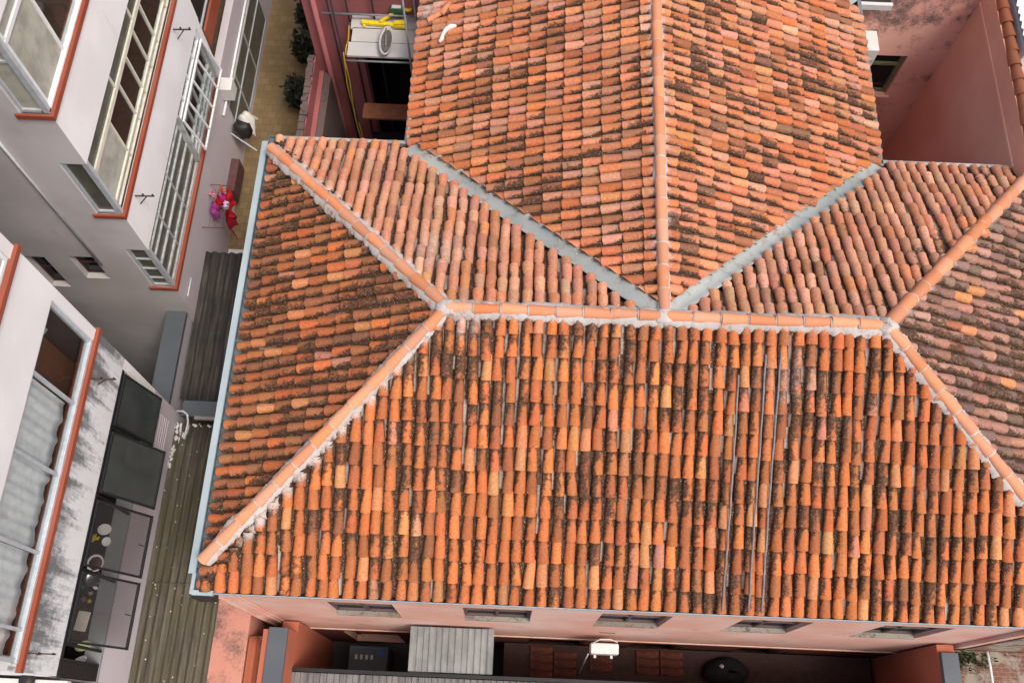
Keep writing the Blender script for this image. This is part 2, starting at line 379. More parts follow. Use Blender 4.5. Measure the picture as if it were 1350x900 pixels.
def tiled_slope(O, ev, uv, poly, pal, chan, pitch=.197, L=.348, dirt=(.35, .22), seed=0, h0=0.0, desat=0.0, soft=.4, fresh=.035, jit=.13, stag=.03, trim=False):
    """barrel tiles over the convex polygon POLY in (s along the eave, t up the slope); returns one mesh"""
    rs = np.random.RandomState(seed)
    O, ev, uv = np.array(O, float), np.array(ev, float), np.array(uv, float)
    nv = np.cross(ev, uv); nv = nv if nv[2] > 0 else -nv; nv /= np.linalg.norm(nv)
    K = 8; th = np.linspace(-1.62, 1.62, K + 1)
    V, Fc, CO, PR, SM = [], [], [], [], []
    nvert = 0
    def interval(s):
        ts = []
        for i in range(len(poly)):
            (s0, t0), (s1, t1) = poly[i], poly[(i + 1) % len(poly)]
            if (s0 - s) * (s1 - s) <= 0 and s0 != s1: ts.append(t0 + (t1 - t0) * (s - s0) / (s1 - s0))
        return (min(ts), max(ts)) if len(ts) >= 2 else None
    smin, smax = min(p[0] for p in poly), max(p[0] for p in poly)
    ncol = int(math.ceil((smax - smin) / pitch))
    pw = np.array([p[1] for p in pal]); pw = pw / pw.sum()
    tmax = max(p[1] for p in poly)
    for c in range(ncol):
        sc = smin + (c + .5) * pitch
        iv = interval(min(max(sc, smin + 1e-3), smax - 1e-3))
        cdirt = rs.normal(0, .08); ph = rs.uniform(0, 6.28); lean = rs.normal(0, .006)
        if iv and iv[1] - iv[0] > .06:
            t0, t1 = iv
            eave = t0 < .08; obl = 0.
            if trim and not eave:
                ia, ib = interval(max(sc - .05, smin + 1e-3)), interval(min(sc + .05, smax - 1e-3))
                if ia and ib: obl = (ib[0] - ia[0]) / .1
            start = t0 - (.055 if eave else 0)
            k = math.floor((start + .055) / L + 1e-6)
            joff = rs.uniform(-stag, stag)
            while True:
                lo = k * L - .055 + joff + rs.normal(0, .006); hi = lo + L + .05
                if lo > t1 - .03: break
                k += 1
                if hi < start + .04: continue
                cut = lo < start
                lo = max(lo, start); hi = min(hi, t1 + .02)
                if hi - lo < .05: continue
                # colour
                ci = np.array(pal[rs.choice(len(pal), p=pw)][0]) * (1 - soft) + soft * np.array(pal[rs.choice(min(3, len(pal)))][0])
                val = math.exp(rs.normal(0, jit)); col = np.array(ci) * val * np.exp(rs.normal(0, .05, 3))
                if desat: g = col.mean(); col = col * (1 - desat) + g * desat
                dd = min(1, max(0, dirt[0] + rs.normal(0, dirt[1] * .62) + cdirt * .6))
                if rs.uniform() < fresh: dd = 0.0; col = np.array((.62, .255, .10)) * rs.uniform(.85, 1.1) * np.exp(rs.normal(0, .06, 3))
                r0, r1 = .085 + rs.normal(0, .004), .072 + rs.normal(0, .004)
                js, jr = rs.normal(0, .008) + lean + .014 * math.sin(ph + lo * .9), rs.normal(0, stag); jn = rs.normal(0, .0065)
                if rs.uniform() < .03 and not cut: lo -= rs.uniform(.02, .06); jn += .008
                tt = np.array([lo, lo, lo, (lo + hi) / 2, hi]); rr = np.array([r0 - .015, r0, r0, (r0 + r1) / 2, r1])
                base = np.array([.03, .03, .03, .014, .0]) + jn
                P = np.zeros((5, K + 1, 3))
                for j in range(5):
                    s_ = sc + js + jr * (tt[j] - lo) + rr[j] * np.sin(th)
                    n_ = h0 + base[j] + rr[j] * .98 * np.cos(th)
                    tv = tt[j] + (s_ - sc) * obl * ((1, 1, 1, .5, 0)[j] if cut else 0)
                    P[j] = O + s_[:, None] * ev + tv[:, None] * uv + n_[:, None] * nv
                V.append(P.reshape(-1, 3))
                co = np.zeros((5, K + 1, 4)); co[..., :3] = np.clip(col, 0, .85)
                for j in range(5):
                    q = O + sc * ev + tt[j] * uv; w = wash_at(q[0], q[1]); near = t1 - tt[j]
                    if near < .38: w = max(w, (.66 * (1 - near / .38) + .06) * min(1, (t1 - t0) / .9))
                    co[j, :, 3] = w
                pr = np.zeros((5, K + 1, 4)); pr[..., 0] = dd; pr[..., 3] = rs.uniform()
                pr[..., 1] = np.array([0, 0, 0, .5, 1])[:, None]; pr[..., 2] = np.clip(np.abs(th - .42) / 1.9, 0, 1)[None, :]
                CO.append(co.reshape(-1, 4)); PR.append(pr.reshape(-1, 4))
                W = K + 1
                for (ja, jb, sm) in ((0, 1, False), (2, 3, True), (3, 4, True)):
                    for i in range(K):
                        Fc.append((nvert + ja * W + i, nvert + ja * W + i + 1, nvert + jb * W + i + 1, nvert + jb * W + i)); SM.append(sm)
                nvert += 5 * W
        # channel tiles between this column and the next
        sg = sc + pitch / 2
        if sg > smax: continue
        iv = interval(min(max(sg, smin + 1e-3), smax - 1e-3))
        if not iv or iv[1] - iv[0] < .08: continue
        t0, t1 = iv
        lime = 0.
        lo = t0 - (.035 if t0 < .08 else -.02)
        while lo < t1 - .02:
            hi = min(lo + L + rs.normal(0, .02), t1 + .02)
            xs = np.array([-.085, -.045, 0, .045, .085]); zs = np.array([.07, .024, .004, .024, .07])
            fr = ((lo + hi) / 2) / tmax
            lime = chan(rs, fr, lime)
            cdk = np.array((.06, .037, .026)) * rs.uniform(.35, 1.4)
            P = np.zeros((2, 5, 3))
            for j, (t_, dz) in enumerate(((lo, .014), (hi, 0))):
                P[j] = O + (sg + xs)[:, None] * ev + np.full(5, t_)[:, None] * uv + (h0 - .030 + zs + dz)[:, None] * nv
            V.append(P.reshape(-1, 3))
            co = np.zeros((10, 4)); co[:, :3] = cdk; pr = np.zeros((10, 4)); pr[:, 0] = .75; pr[:, 1] = .3
            lc = np.array((.50, .45, .40)) * rs.uniform(.7, 1.15); sh_ = rs.choice((1, 2, 2, 3))
            for j in (0, 5): co[j + sh_, :3] = lc * lime + cdk * (1 - lime); pr[j + sh_, 0] = .75 - .7 * lime
            if lime > .3:
                for j in (0, 5): co[j + (1 if sh_ == 3 else 3 if sh_ == 1 else rs.choice((1, 3))), :3] = lc * lime * .55 + cdk * (1 - lime * .55)
            pr[:, 1] = .3; pr[:, 2] = .8; pr[:, 3] = rs.uniform()
            pr[:, 2] -= .7 * (pr[:, 0] < .6)
            CO.append(co); PR.append(pr)
            for i in range(4): Fc.append((nvert + i, nvert + i + 1, nvert + 5 + i + 1, nvert + 5 + i)); SM.append(True)
            nvert += 10
            lo = hi - .0
    V = np.concatenate(V); CO = np.concatenate(CO).astype(np.float32); PR = np.concatenate(PR).astype(np.float32)
    # gentle unevenness of the roof as a whole
    V[:, 2] += .012 * np.sin(V[:, 0] * 1.9 + V[:, 1] * .8 + seed) + .010 * np.sin(V[:, 1] * 2.3 - V[:, 0] * .6)
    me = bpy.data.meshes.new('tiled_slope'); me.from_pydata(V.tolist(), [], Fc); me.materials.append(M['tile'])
    me.polygons.foreach_set('use_smooth', SM)
    a = me.attributes.new('tcol', 'FLOAT_COLOR', 'POINT'); a.data.foreach_set('color', CO.ravel())
    a = me.attributes.new('tprm', 'FLOAT_COLOR', 'POINT'); a.data.foreach_set('color', PR.ravel())
    me.update()
    o = bpy.data.objects.new('tiled_slope', me); COL.objects.link(o); o.parent = roof_o
    return o

OR, MID, BR, PALE, DK, PK, YE_, GY = (.60, .175, .045), (.49, .125, .032), (.27, .09, .034), (.66, .34, .22), (.085, .055, .042), (.58, .26, .18), (.66, .30, .10), (.20, .15, .135)
pal_front = [(OR, 6), (MID, 6), (BR, 1.2), (PALE, .12), (PK, .35), (YE_, .35)]
pal_left = [(MID, 4), (BR, 6), ((.36, .13, .055), 5), (OR, 1.2), (PK, .4), (PALE, .1), (DK, .6)]
pal_rl = [((.58, .27, .165), 5), ((.54, .21, .105), 4), ((.60, .31, .20), 3), ((.38, .18, .11), 1.5), (PALE, .5)]
pal_wing = [((.52, .24, .145), 3), ((.44, .20, .125), 2), ((.60, .195, .075), 4), ((.54, .18, .08), 5), (MID, 4), (BR, 1.8), (PK, 1.0), (PALE, .25)]
pal_wr = [((.56, .25, .145), 3), ((.60, .20, .08), 3), ((.57, .205, .10), 5), (MID, 3.5), (BR, 1.5), (PK, .9), (PALE, .3), (DK, .5)]
pal_right = [((.40, .185, .125), 5), ((.31, .14, .095), 4), ((.46, .25, .18), 2.5), ((.17, .12, .105), 2.8), ((.07, .06, .056), 2.6), (PALE, .2), (MID, .6)]
def ch_front(rs, fr, last):
    p = .22 + .85 * max(0, (fr - .25) / .7)
    return float(rs.uniform(.55, 1)) if rs.uniform() < p * (.55 if last < .2 else 1.25) else 0.
def ch_dark(rs, fr, last): return float(rs.uniform(.1, .4)) if rs.uniform() < .18 else 0.
def ch_mixed(rs, fr, last): return float(rs.uniform(.4, .9)) if rs.uniform() < (.32 if last < .2 else .6) else 0.

def unit(v): v = np.array(v, float); return v / np.linalg.norm(v)
def slope(O, ev, up_to, pts, *a, **k):
    """PTS are plan points (x, y); up_to = a horizontal unit vector pointing uphill; rise fixed by RISE/RUN"""
    run, rise = k.pop('run'), ZR - ZE
    uv = unit((up_to[0] * run, up_to[1] * run, rise)); f = math.hypot(run, rise) / run
    O = np.array((*O, ZE)); ev = np.array((*ev, 0.))
    poly = [((p[0] - O[0]) * ev[0] + (p[1] - O[1]) * ev[1], ((p[0] - O[0]) * up_to[0] + (p[1] - O[1]) * up_to[1]) * f) for p in pts]
    return tiled_slope(O, ev, uv, poly, *a, **k)
VG = .13   # half width of the open valley metal, in plan
tag(slope((0, 0), (1, 0), (0, 1), [(0, .05), (XR, .05), (XB, YR), (XA, YR)], pal_front, ch_front, run=YR, dirt=(.455, .2), seed=1, fresh=.05, soft=.5), 'long front slope of strong orange tiles blotched with black lichen')
tag(slope((0, 0), (0, 1), (1, 0), [(.05, 0), (.05, D), (XA, YR)], pal_left, ch_dark, run=XA, dirt=(.47, .2), seed=2), 'narrow end slope of dark brownish orange tiles beside the blue gutter')
tag(slope((XR, 0), (0, 1), (-1, 0), [(XR, 0), (XR, D), (XB, YR)], pal_right, ch_dark, run=XR - XB, dirt=(.42, .28), seed=3, desat=.12, soft=.2), 'end slope of greyish pink tiles with blackened rows')
tag(slope((0, D), (1, 0), (0, -1), [(0, D), (XL - .24, D), (XW - .28, YR), (XA, YR)], pal_rl, ch_mixed, run=D - YR, dirt=(.16, .16), seed=4), 'faded pinkish slope behind the ridge beside the scaffold yard')
tag(slope((XR, D), (-1, 0), (0, -1), [(XR, D), (XWR + .24, D), (XW + .28, YR), (XB, YR)], pal_rl, ch_mixed, run=D - YR, dirt=(.26, .2), seed=5), 'faded brownish slope behind the ridge beside the side yard')
tag(slope((XL, YR), (0, 1), (1, 0), [(XL, D + .16), (XL, YV - .1), (XW, YE - .2), (XW, YR + .2)], pal_wing, ch_dark, run=XW - XL, dirt=(.23, .24), seed=6, soft=.25, jit=.14, stag=.012, trim=True), 'back wing slope of mixed brown and orange tiles facing the apartments')
tag(slope((XWR, YR), (0, 1), (-1, 0), [(XWR, D + .16), (XWR, YV - .35), (XW, YE - .5), (XW, YR + .2)], pal_wr, ch_dark, run=XWR - XW, dirt=(.24, .3), seed=7, soft=.25, jit=.15, stag=.014, trim=True), 'back wing slope of bright orange tiles facing the side yard')
tag(slope((XWR, YV), (1, 0), (0, 1), [(XWR + .9, YV + .6), (15.0, YV + .6), (15.0, YE), (XW + .5, YE)], pal_wr, ch_mixed, run=YE - YV, dirt=(.3, .2), seed=8))
tag(slope((0, YV), (1, 0), (0, 1), [(0, YV), (XL - .2, YV), (XW - .4, YE), (3.5, YE)], pal_wr, ch_mixed, run=YE - YV, dirt=(.3, .2), seed=9))

def ridge_run(p, q, r=.091, L=.42, seed=0, over=.03, sides=None, mw=.16):
    mw *= .84
    """overlapping half-round caps from P (low) to Q (high) in ONE mesh, and the mortar bed under them as its own mesh"""
    rs = random.Random(seed)
    p, q = Vector(p), Vector(q); d = (q - p); n = max(1, round(d.length / L)); d.normalize()
    side = d.cross(Vector((0, 0, 1))).normalized(); up = side.cross(d)
    if up.z < 0: up = -up
    mb = MB(); K = 10; step = (q - p).length / n
    for i in range(n):
        a = p + d * (i * step - over * .5); bq = p + d * ((i + 1) * step + .05)
        if i == n - 1: bq = q.copy()
        r0, r1 = r * rs.uniform(1.05, 1.13), r * rs.uniform(.84, .9); j0, j1 = rs.gauss(0, .006), rs.gauss(0, .006); tw = rs.gauss(0, .05)
        base = len(mb.v); dn = rs.gauss(0, .004)
        for (pt, rr, jj, hh) in ((a, r0 - .018, j0, .012), (a, r0, j0, .012), (a, r0, j0, .012), (bq, r1, j1, -.004)):
            for k in range(K + 1):
                t = math.radians(-96 + 192 * k / K) + tw
                mb.v.append(tuple(pt + side * (rr * math.sin(t) + jj) + up * (rr * math.cos(t) * .95 + hh + dn)))
        W = K + 1
        for (ja, jb, sm) in ((0, 1, False), (2, 3, True)):
            for k in range(K): mb.f.append((base + ja * W + k, base + ja * W + k + 1, base + jb * W + k + 1, base + jb * W + k)); mb.sm.append(sm)
    caps = mb.build('ridge_cap', 'cap', roof_o)
    a_ = caps.data.attributes.new('tint', 'FLOAT_COLOR', 'POINT'); cc = []
    for i in range(n):
        t_ = rs.uniform(.78, 1.06); q_ = rs.uniform(.9, 1.2); cc += [t_, t_ * q_, t_ * q_ * q_, 1] * (4 * (K + 1))
    a_.data.foreach_set('color', cc)
    # mortar: a ragged tent lying on both slopes
    na, nb = sides
    m2 = MB(); N = int((q - p).length / .028); prof = []
    wl = wr = mw
    for i in range(N + 1):
        c = p + d * ((q - p).length * i / N)
        row = []
        for sgn, nn in ((-1, na), (1, nb)):
            nn = Vector(nn).normalized(); lat = nn.cross(d).normalized()
            if lat.dot(side) * sgn < 0: lat = -lat
            if sgn < 0: wl = wl * .85 + (mw * rs.uniform(.3, 1.75)) * .15; w = wl + max(0, rs.gauss(0, .007))
            else: wr = wr * .85 + (mw * rs.uniform(.3, 1.75)) * .15; w = wr + max(0, rs.gauss(0, .007))
            bz = -.055
            row.append([c + lat * w + nn * (.045 + bz + rs.gauss(0, .006)) , c + lat * (w * .8) + nn * (.088 + bz + rs.gauss(0, .006)), c + lat * (w * .45) + nn * (.105 + bz + rs.gauss(0, .004))])
        top = c + Vector((0, 0, 1)) * .075
        prof.append([*row[0], top, *reversed(row[1])])
    for i in range(1, n):      # cement squeezed out at the joints
        pt = p + d * (i * step - over * .5 - .012); rr = r * 1.03; b9 = len(m2.v)
        for q9 in (pt - d * rs.uniform(.006, .016), pt + d * .03):
            for k in range(K + 1):
                t = math.radians(-92 + 184 * k / K); r9 = rr * rs.uniform(.97, 1.06)
                m2.v.append(tuple(q9 + side * r9 * math.sin(t) + up * (r9 * math.cos(t) * .95 + .002)))
        for k in range(K): m2.f.append((b9 + k, b9 + k + 1, b9 + K + 2 + k, b9 + K + 1 + k)); m2.sm.append(True)
    b0 = len(m2.v)
    for r_ in prof: m2.v += [tuple(x) for x in r_]
    for i in range(N):
        for k in range(6): m2.f.append((b0 + i * 7 + k, b0 + i * 7 + k + 1, b0 + (i + 1) * 7 + k + 1, b0 + (i + 1) * 7 + k)); m2.sm.append(True)
    m2.build('mortar_bed', 'mortar', caps)
    return caps
rise = ZR - ZE
N_F, N_B = (0, -rise, YR), (0, rise, D - YR); N_L, N_R = (-rise, 0, XA), (rise, 0, XR - XB); N_WL, N_WR = (-rise, 0, XW - XL), (rise, 0, XWR - XW)
zc = .05
ridge_run((.03, .42, ZE + .19 + zc), (XA, YR, ZR + zc), seed=1, sides=(N_L, N_F))
ridge_run((.02, D - .27, ZE + .13 + zc), (XA, YR, ZR + zc), seed=2, sides=(N_B, N_L), mw=.19)
ridge_run((XR - .1, .1, ZE + .05 + zc), (XB, YR, ZR + zc), seed=3, sides=(N_F, N_R), r=.095, mw=.19)
ridge_run((XR - .1, D - .1, ZE + .05 + zc), (XB, YR, ZR + zc), seed=4, sides=(N_R, N_B), r=.108, mw=.1)
ridge_run((XA + .02, YR, ZR + .05), (XB, YR, ZR + .05), r=.087, seed=5, sides=(N_B, N_F), mw=.215)
ridge_run((XW, YE, ZR + .05), (XW, YR + .02, ZR + .05), r=.09, seed=6, sides=(N_WR, N_WL), mw=.125, L=.40)

# lumps of lime mortar where the ridges meet
for (x, y) in ((XA, YR), (XB, YR), (XW, YR)):
    m = MB(); rs = random.Random(int(x * 10))
    m.lathe([(.20, -.05), (.17, .03), (.13, .075), (.07, .10), (.01, .108)], (x, y, ZR + .03), 18, (1, .8))
    m.v = [(a + rs.gauss(0, .008), b + rs.gauss(0, .008), c + rs.gauss(0, .006)) for a, b, c in m.v]
    m.build('mortar_lump', 'mortar', roof_o)

def valley(x0, y0, x1, y1, w=.17):
    m = MB(); N = 26; dx, dy = x1 - x0, y1 - y0; ln = math.hypot(dx, dy); nx, ny = -dy / ln, dx / ln; rs = random.Random(3)
    rows = []
    for i in range(N + 1):
        t = i / N; cx, cy, cz = x0 + dx * t, y0 + dy * t, ZE + rise * t
        ww = w * (1.05 - .35 * t) + rs.gauss(0, .003)
        sl = .30
        rows.append([(cx + nx * k * ww, cy + ny * k * ww, cz + .012 + abs(k) * ww * sl + (.012 if abs(k) == 1 else 0) + rs.gauss(0, .0025)) for k in (-1.12, -1, -.5, 0, .5, 1, 1.12)])
    for r_ in rows: m.v += r_
    for i in range(N):
        for k in range(6): m.f.append((i * 7 + k, i * 7 + k + 1, (i + 1) * 7 + k + 1, (i + 1) * 7 + k)); m.sm.append(k not in (0, 5))
    for t in (.22, .47, .71):
        cx, cy, cz = x0 + dx * t, y0 + dy * t, ZE + rise * t; ww = w * (1.05 - .35 * t); ux, uy = dx / ln, dy / ln
        m.poly([(cx + nx * k * ww + ux * j, cy + ny * k * ww + uy * j, cz + rise * j / ln + .018 + abs(k) * ww * .30) for k, j in ((-1, 0), (0, 0), (1, 0), (1, .03), (0, .03), (-1, .03))])
    return m.build('valley_gutter', 'zinc', roof_o)
valley(XL, D, XW - .06, YR + .06); valley(XWR, D, XW + .06, YR + .06); valley(XWR - .02, YV, XW, YE, .26); valley(XL, YV, XW, YE, .2)
# crumbs of broken mortar along the left valley
m = MB(); rs = random.Random(5)
for i in range(60):
    t = rs.uniform(.05, .9); s = rs.uniform(.006, .02); x, y = XL + (XW - XL) * t + .1, D + (YR - D) * t + .1 + rs.gauss(0, .05); z = ZE + rise * t + .06
    m.box(x - s, x + s, y - s * .7, y + s * .7, z, z + s)
m.build('mortar_crumbs', 'mortar', roof_o)['kind'] = 'stuff'

# ------------------------------------------------------------------ gutters and walls of the house
g = MB()   # big painted box gutter along the left eave
gx0, gx1, gy0, gy1, gz = -.235, -.03, -.0, D + .14, -.10
def gutter_box(m, x0, x1, y0, y1, zt, dep, lip=.055):
    m.box(x0, x0 + .012, y0, y1, zt - dep, zt); m.box(x1 - .012, x1, y0, y1, zt - dep, zt + .02)
    m.box(x0 + .012, x1 - .012, y0, y1, zt - dep, zt - dep + .01)
    m.box(x0 + .012, x1 - .012, y0, y0 + .01, zt - dep + .01, zt); m.box(x0 + .012, x1 - .012, y1 - .01, y1, zt - dep + .01, zt)
gutter_box(g, gx0 + .1, gx1 + .06, gy0, gy1, gz, .06)
for k in range(9):
    y = .35 + k * .95; g.box(gx0 + .115, gx1 + .045, y, y + .025, gz - .012, gz - .004)
gut = g.build('eaves_gutter', 'gutterin', house)
m = B(gx0 - .01, gx0 + .098, gy0 + .25, gy1 - .12, gz - .012, gz + .006)
for k in range(7): m.box(gx0 - .012, gx0 + .1, .9 + 1.1 * k, .905 + 1.1 * k, gz + .007, gz + .010)
m.build('gutter_flange', 'gutter', gut)
m = B(gx0 + .06, gx0 + .115, gy0 - .06, gy0 + .26, gz - .02, gz + .012).box(gx0 + .1, gx1 + .22, gy0 - .075, gy0 - .002, gz - .05, gz + .03)
m.build('gutter_stop', 'gutter', gut)
MB().lathe([(.035, 0), (.036, .006), (.02, .007)], (-.075, .07, gz - .064), 14).build('outlet', 'dark', gut)
MB().lathe([(.035, 0), (.036, .006), (.02, .007)], (-.075, D + .03, gz - .064), 14).build('outlet', 'dark', gut)
B(-.17, .13, -.11, .0, -.62, -.20).build('rainwater_head', 'black', gut, .01)
m = MB(); m.box(.15, XR, -.05, -.034, -.16, -.10); m.box(.15, XR, -.034, .06, -.16, -.15)
fg = m.build('front_gutter', 'gutter', house)
B(.15, XR, -.033, .055, -.149, -.143).build('gutter_shadow', 'dark', fg)  # dark strip standing in for the shadow under the tile ends
fg['label'] = 'thin pale blue gutter under the front eave'
m = B(.1, XL + .04, D + .06, D + .13, -.18, -.06); m.build('rear_gutter', 'zinc', house)
m = B(XWR - .02, XR, D + .06, D + .13, -.18, -.06); m.build('rear_gutter', 'zinc', house)
m = MB(); m.tube([(XL - .06, D + .05, -.10), (XL - .045, 10, -.10), (XL - .05, YV + .3, -.10)], .055, 10); m.build('wing_gutter', 'pipegrey', house)
m = MB(); m.box(XWR + .02, XWR + .10, D + .0, YV + .2, -.2, -.06); m.build('wing_gutter', 'pipegrey', house)
m = B(XWR + .1, XWR + .74, YV - .06, YV + .02, -.2, -.06); m.build('rear_gutter', 'pvc', house)

WX0, WX1, WY = -.12, 13.72, .15
wins = [(1.47 + 2.45 * i, 2.71 + 2.445 * i) for i in range(5)]
low = [(1.10, 2.30), (5.25, 6.50), (7.50, 8.70), (9.9, 11.1)]
GZ = -9.6
m = MB()
wall_open(m, 'y', WY, WY + .32, WX0, WX1, GZ, -.20, [(a, b, -3.80, -2.05) for a, b in wins] + [(a, b, -9.3, -6.95) for a, b in low])
m.box(WX0, WX0 + .3, WY + .32, D - .2, GZ, -.22)
m.box(WX1 - .3, WX1, WY + .32, D - .2, GZ, -.22)
m.box(WX0, XL + .45, D - .2, D + .02, GZ, -.22); m.box(XWR - .45, WX1, D - .2, D + .02, GZ, -.22)
m.build('wall', 'pink', house)
m = B(WX0 + .31, WX1 - .31, .75, .80, GZ, -.3); m.build('inner_wall', 'roomdark', house)
m = B(-.12, -.06, WY - .10, WY - .002, -8.3, -.22); m.build('corner_pilaster', 'pink', house, .008); m = B(-.055, .10, WY - .06, WY - .002, -8.3, -.22); m.build('corner_pilaster', 'pink', house, .008); m = MB().box(WX1 - .15, WX1, WY - .08, WY - .002, -8.5, -.22); m.build('corner_pilaster', 'pink', house, .008); m = MB().box(.105, .16, WY - .03, WY - .002, -8.3, -.22)
m.build('corner_pilaster', 'pink', house, .008)
m = B(.165, WX1 - .2, WY - .025, WY - .002, -6.62, -6.5); m.build('string_course', 'pink', house, .01)
m = B(.0, WX1, WY - .012, WY - .002, GZ, -6.95); 
# lower storey between the openings: its shade painted on as deeper red
lm = MB(); wall_open(lm, 'y', WY - .012, WY - .002, .17, WX1 - .16, GZ, -6.66, [(a, b, -9.3, -6.95) for a, b in low]); lm.build('shade_facing', 'pinkshade', house)
for a, b in wins:
    w = B(a + .003, b - .003, WY - .015, WY + .072, -3.86, -3.76)
    w.v = [(x, y, z - (.045 if y < WY and z > -3.8 else 0)) for x, y, z in w.v]
    w = w.build('window', 'stone', house, .006)
    fr = MB()
    y0, y1 = WY + .075, WY + .12
    for x in (a, (a + b) / 2 - .03, b - .06): fr.box(x, x + .06, y0, y1, -3.79, -2.06)
    for z in (-3.79, -3.0, -2.12): fr.box(a + .061, (a + b) / 2 - .031, y0, y1, z, z + .06); fr.box((a + b) / 2 + .031, b - .061, y0, y1, z, z + .06)
    fr.build('frame', 'coping', w)
    B(a, b, y1 + .003, y1 + .01, -3.79, -2.06).build('pane', 'darkglass', w)
for a, b in low:
    fr = MB()
    for x in (a, b - .08): fr.box(x, x + .08, WY + .15, WY + .22, -9.3, -6.95)
    fr.box(a + .081, b - .081, WY + .15, WY + .22, -7.04, -6.96)
    w = fr.build('door', 'maroon', house); B(a + .08, b - .08, WY + .17, WY + .2, -9.3, -7.05).build('panel', 'wood', w)
# wing walls and back block
m = MB(); m.box(XL + .15, XL + .4, D + .021, 12.3, GZ, -.25); m.build('wing_wall', 'pinkcourt', house); m = MB(); m.box(XWR - .4, XWR - .15, D, 12.3, GZ, -.25); m.build('wing_wall', 'pinkcourt', house)
m = MB(); wall_open(m, 'y', 12.3, 12.6, -.17, XL + .6, GZ, -.22, [(.92, XL + .16, -9.5, -1.32)]); m.box(-.17, .12, 12.6, 19, GZ, -.22); m.build('rear_wall', 'pinkcourt', house); MB().box(.6, XL + .5, 13.6, 13.7, GZ, -.3).box(.55, .599, 12.61, 13.7, GZ, -.3).box(.6, XL + .6, 12.61, 13.59, -1.3, -1.2).build('passage', 'dark', house)
m = MB(); m.box(XWR + .75, 15.2, 12.3, 12.6, -.22, 1.9); wall_open(m, 'y', 12.3, 12.6, XWR - .6, 15.2, GZ, -.22, [(12.28, 13.08, -3.12, -1.78)])
m.build('rear_wall', 'pinkside', house)
MB().tube([(.10, 12.22, -.2), (.10, 12.22, -9.4)], .055, 10).build('downpipe', 'pinkcourt', house)
w = MB()
for x in (12.28, 13.0): w.box(x, x + .08, 12.38, 12.44, -3.12, -1.78)
for z in (-3.12, -2.2, -1.86): w.box(12.361, 12.999, 12.385, 12.435, z, z + .08)
w = w.build('window', plain('green_frame', (.16, .17, .09), .6), house)
B(12.36, 13.0, 12.45, 12.456, -3.1, -1.8).build('pane', 'darkglass', w); B(12.2, 13.16, 12.24, 12.37, -3.2, -3.125).build('sill', 'pinkside', w)
MB().tube([(11.28, 8.75, -.35), (11.28, 10.1, -.33)], .04, 8).build('vent_pipe', 'alu', house)
m = MB(); m.box(XWR + .0, XWR + .16, 8.9, 10.6, -.55, -.3); m.build('cable_tray', 'alu', house)

# air conditioner in the side yard
t = thing('air_conditioner', 'white air conditioning box beside the wing gutter in the side yard', 'air conditioner', (11.95, 12.0, -1.5))
B(-.13, .15, -.25, .28, 0, .5).build('casing', 'acwhite', t, .015); B(-.10, .12, -.262, -.252, .12, .2).build('logo_strip', 'gutter', t)
B(-.1, .12, -.1, .25, -.06, -.002).build('bracket', 'alu', t)

# ------------------------------------------------------------------ objects lying on the roof
for i, (lab, x0, y0, x1, y1) in enumerate((('grey cable down the front roof slope, leftmost of the three', 8.07, 3.3, 7.985, .0),
                                         ('grey cable down the front roof slope, middle one of three', 8.46, 3.6, 8.39, .0),
                                         ('grey cable down the front roof slope, rightmost of the three', 8.69, 3.65, 8.585, .0))):
    pts = []; rs = random.Random(i)
    for k in range(28):
        t_ = k / 27; x = x0 + (x1 - x0) * t_ + .003 * math.sin(k * 1.3 + i) + .012 * math.sin(t_ * 4 + i); y = y0 + (y1 - y0) * t_
        pts.append((x, y, ZE + rise * y / YR + .124 + .006 * math.sin(k * 2.1)))
    tag(T(pts, .015, 8).build('cable', plain('cable_grey', (.19, .19, .20), .8), None), lab, 'cable', 'cables on the front roof slope', 'thing')
def on_wing(x, y): return ZE + rise * (x - XL) / (XW - XL) + .115
pts = [(2.95, 10.45, 0), (3.0, 10.52, 0), (3.01, 10.62, 0), (3.06, 10.72, 0), (3.16, 10.77, 0), (3.26, 10.76, 0)]
m = MB().tube([(x, y, on_wing(x, y) + .02) for x, y, _ in pts], [.03, .045, .035, .05, .06, .03], 8)
tag(m.build('rag', 'foam'), 'white twisted rag lying on the back wing roof', 'rag', None, 'thing')
rs = random.Random(8)
for i, (x, y, a, lab) in enumerate(((2.80, 11.15, .4, 'loose broken tile lying askew near the top of the wing gutter'), (3.0, 11.28, 1.1, 'second loose broken tile tilted above the first by the wing gutter'))):
    m = MB()
    def f(u, v, a=a, x=x, y=y):
        th = (u - .5) * 2.8; s = .07 * math.sin(th); n = .06 * math.cos(th); l = (v - .5) * (.3 - .1 * (u > .5))
        X, Y = x + l * math.cos(a) - s * math.sin(a), y + l * math.sin(a) + s * math.cos(a)
        return (X, Y, on_wing(X, Y) + n - .0)
    tag(m.grid(f, 8, 2, (0, 0, -.012)).build('broken_tile', 'clayloose'), lab, 'roof tile', 'loose tiles on the wing roof', 'thing')

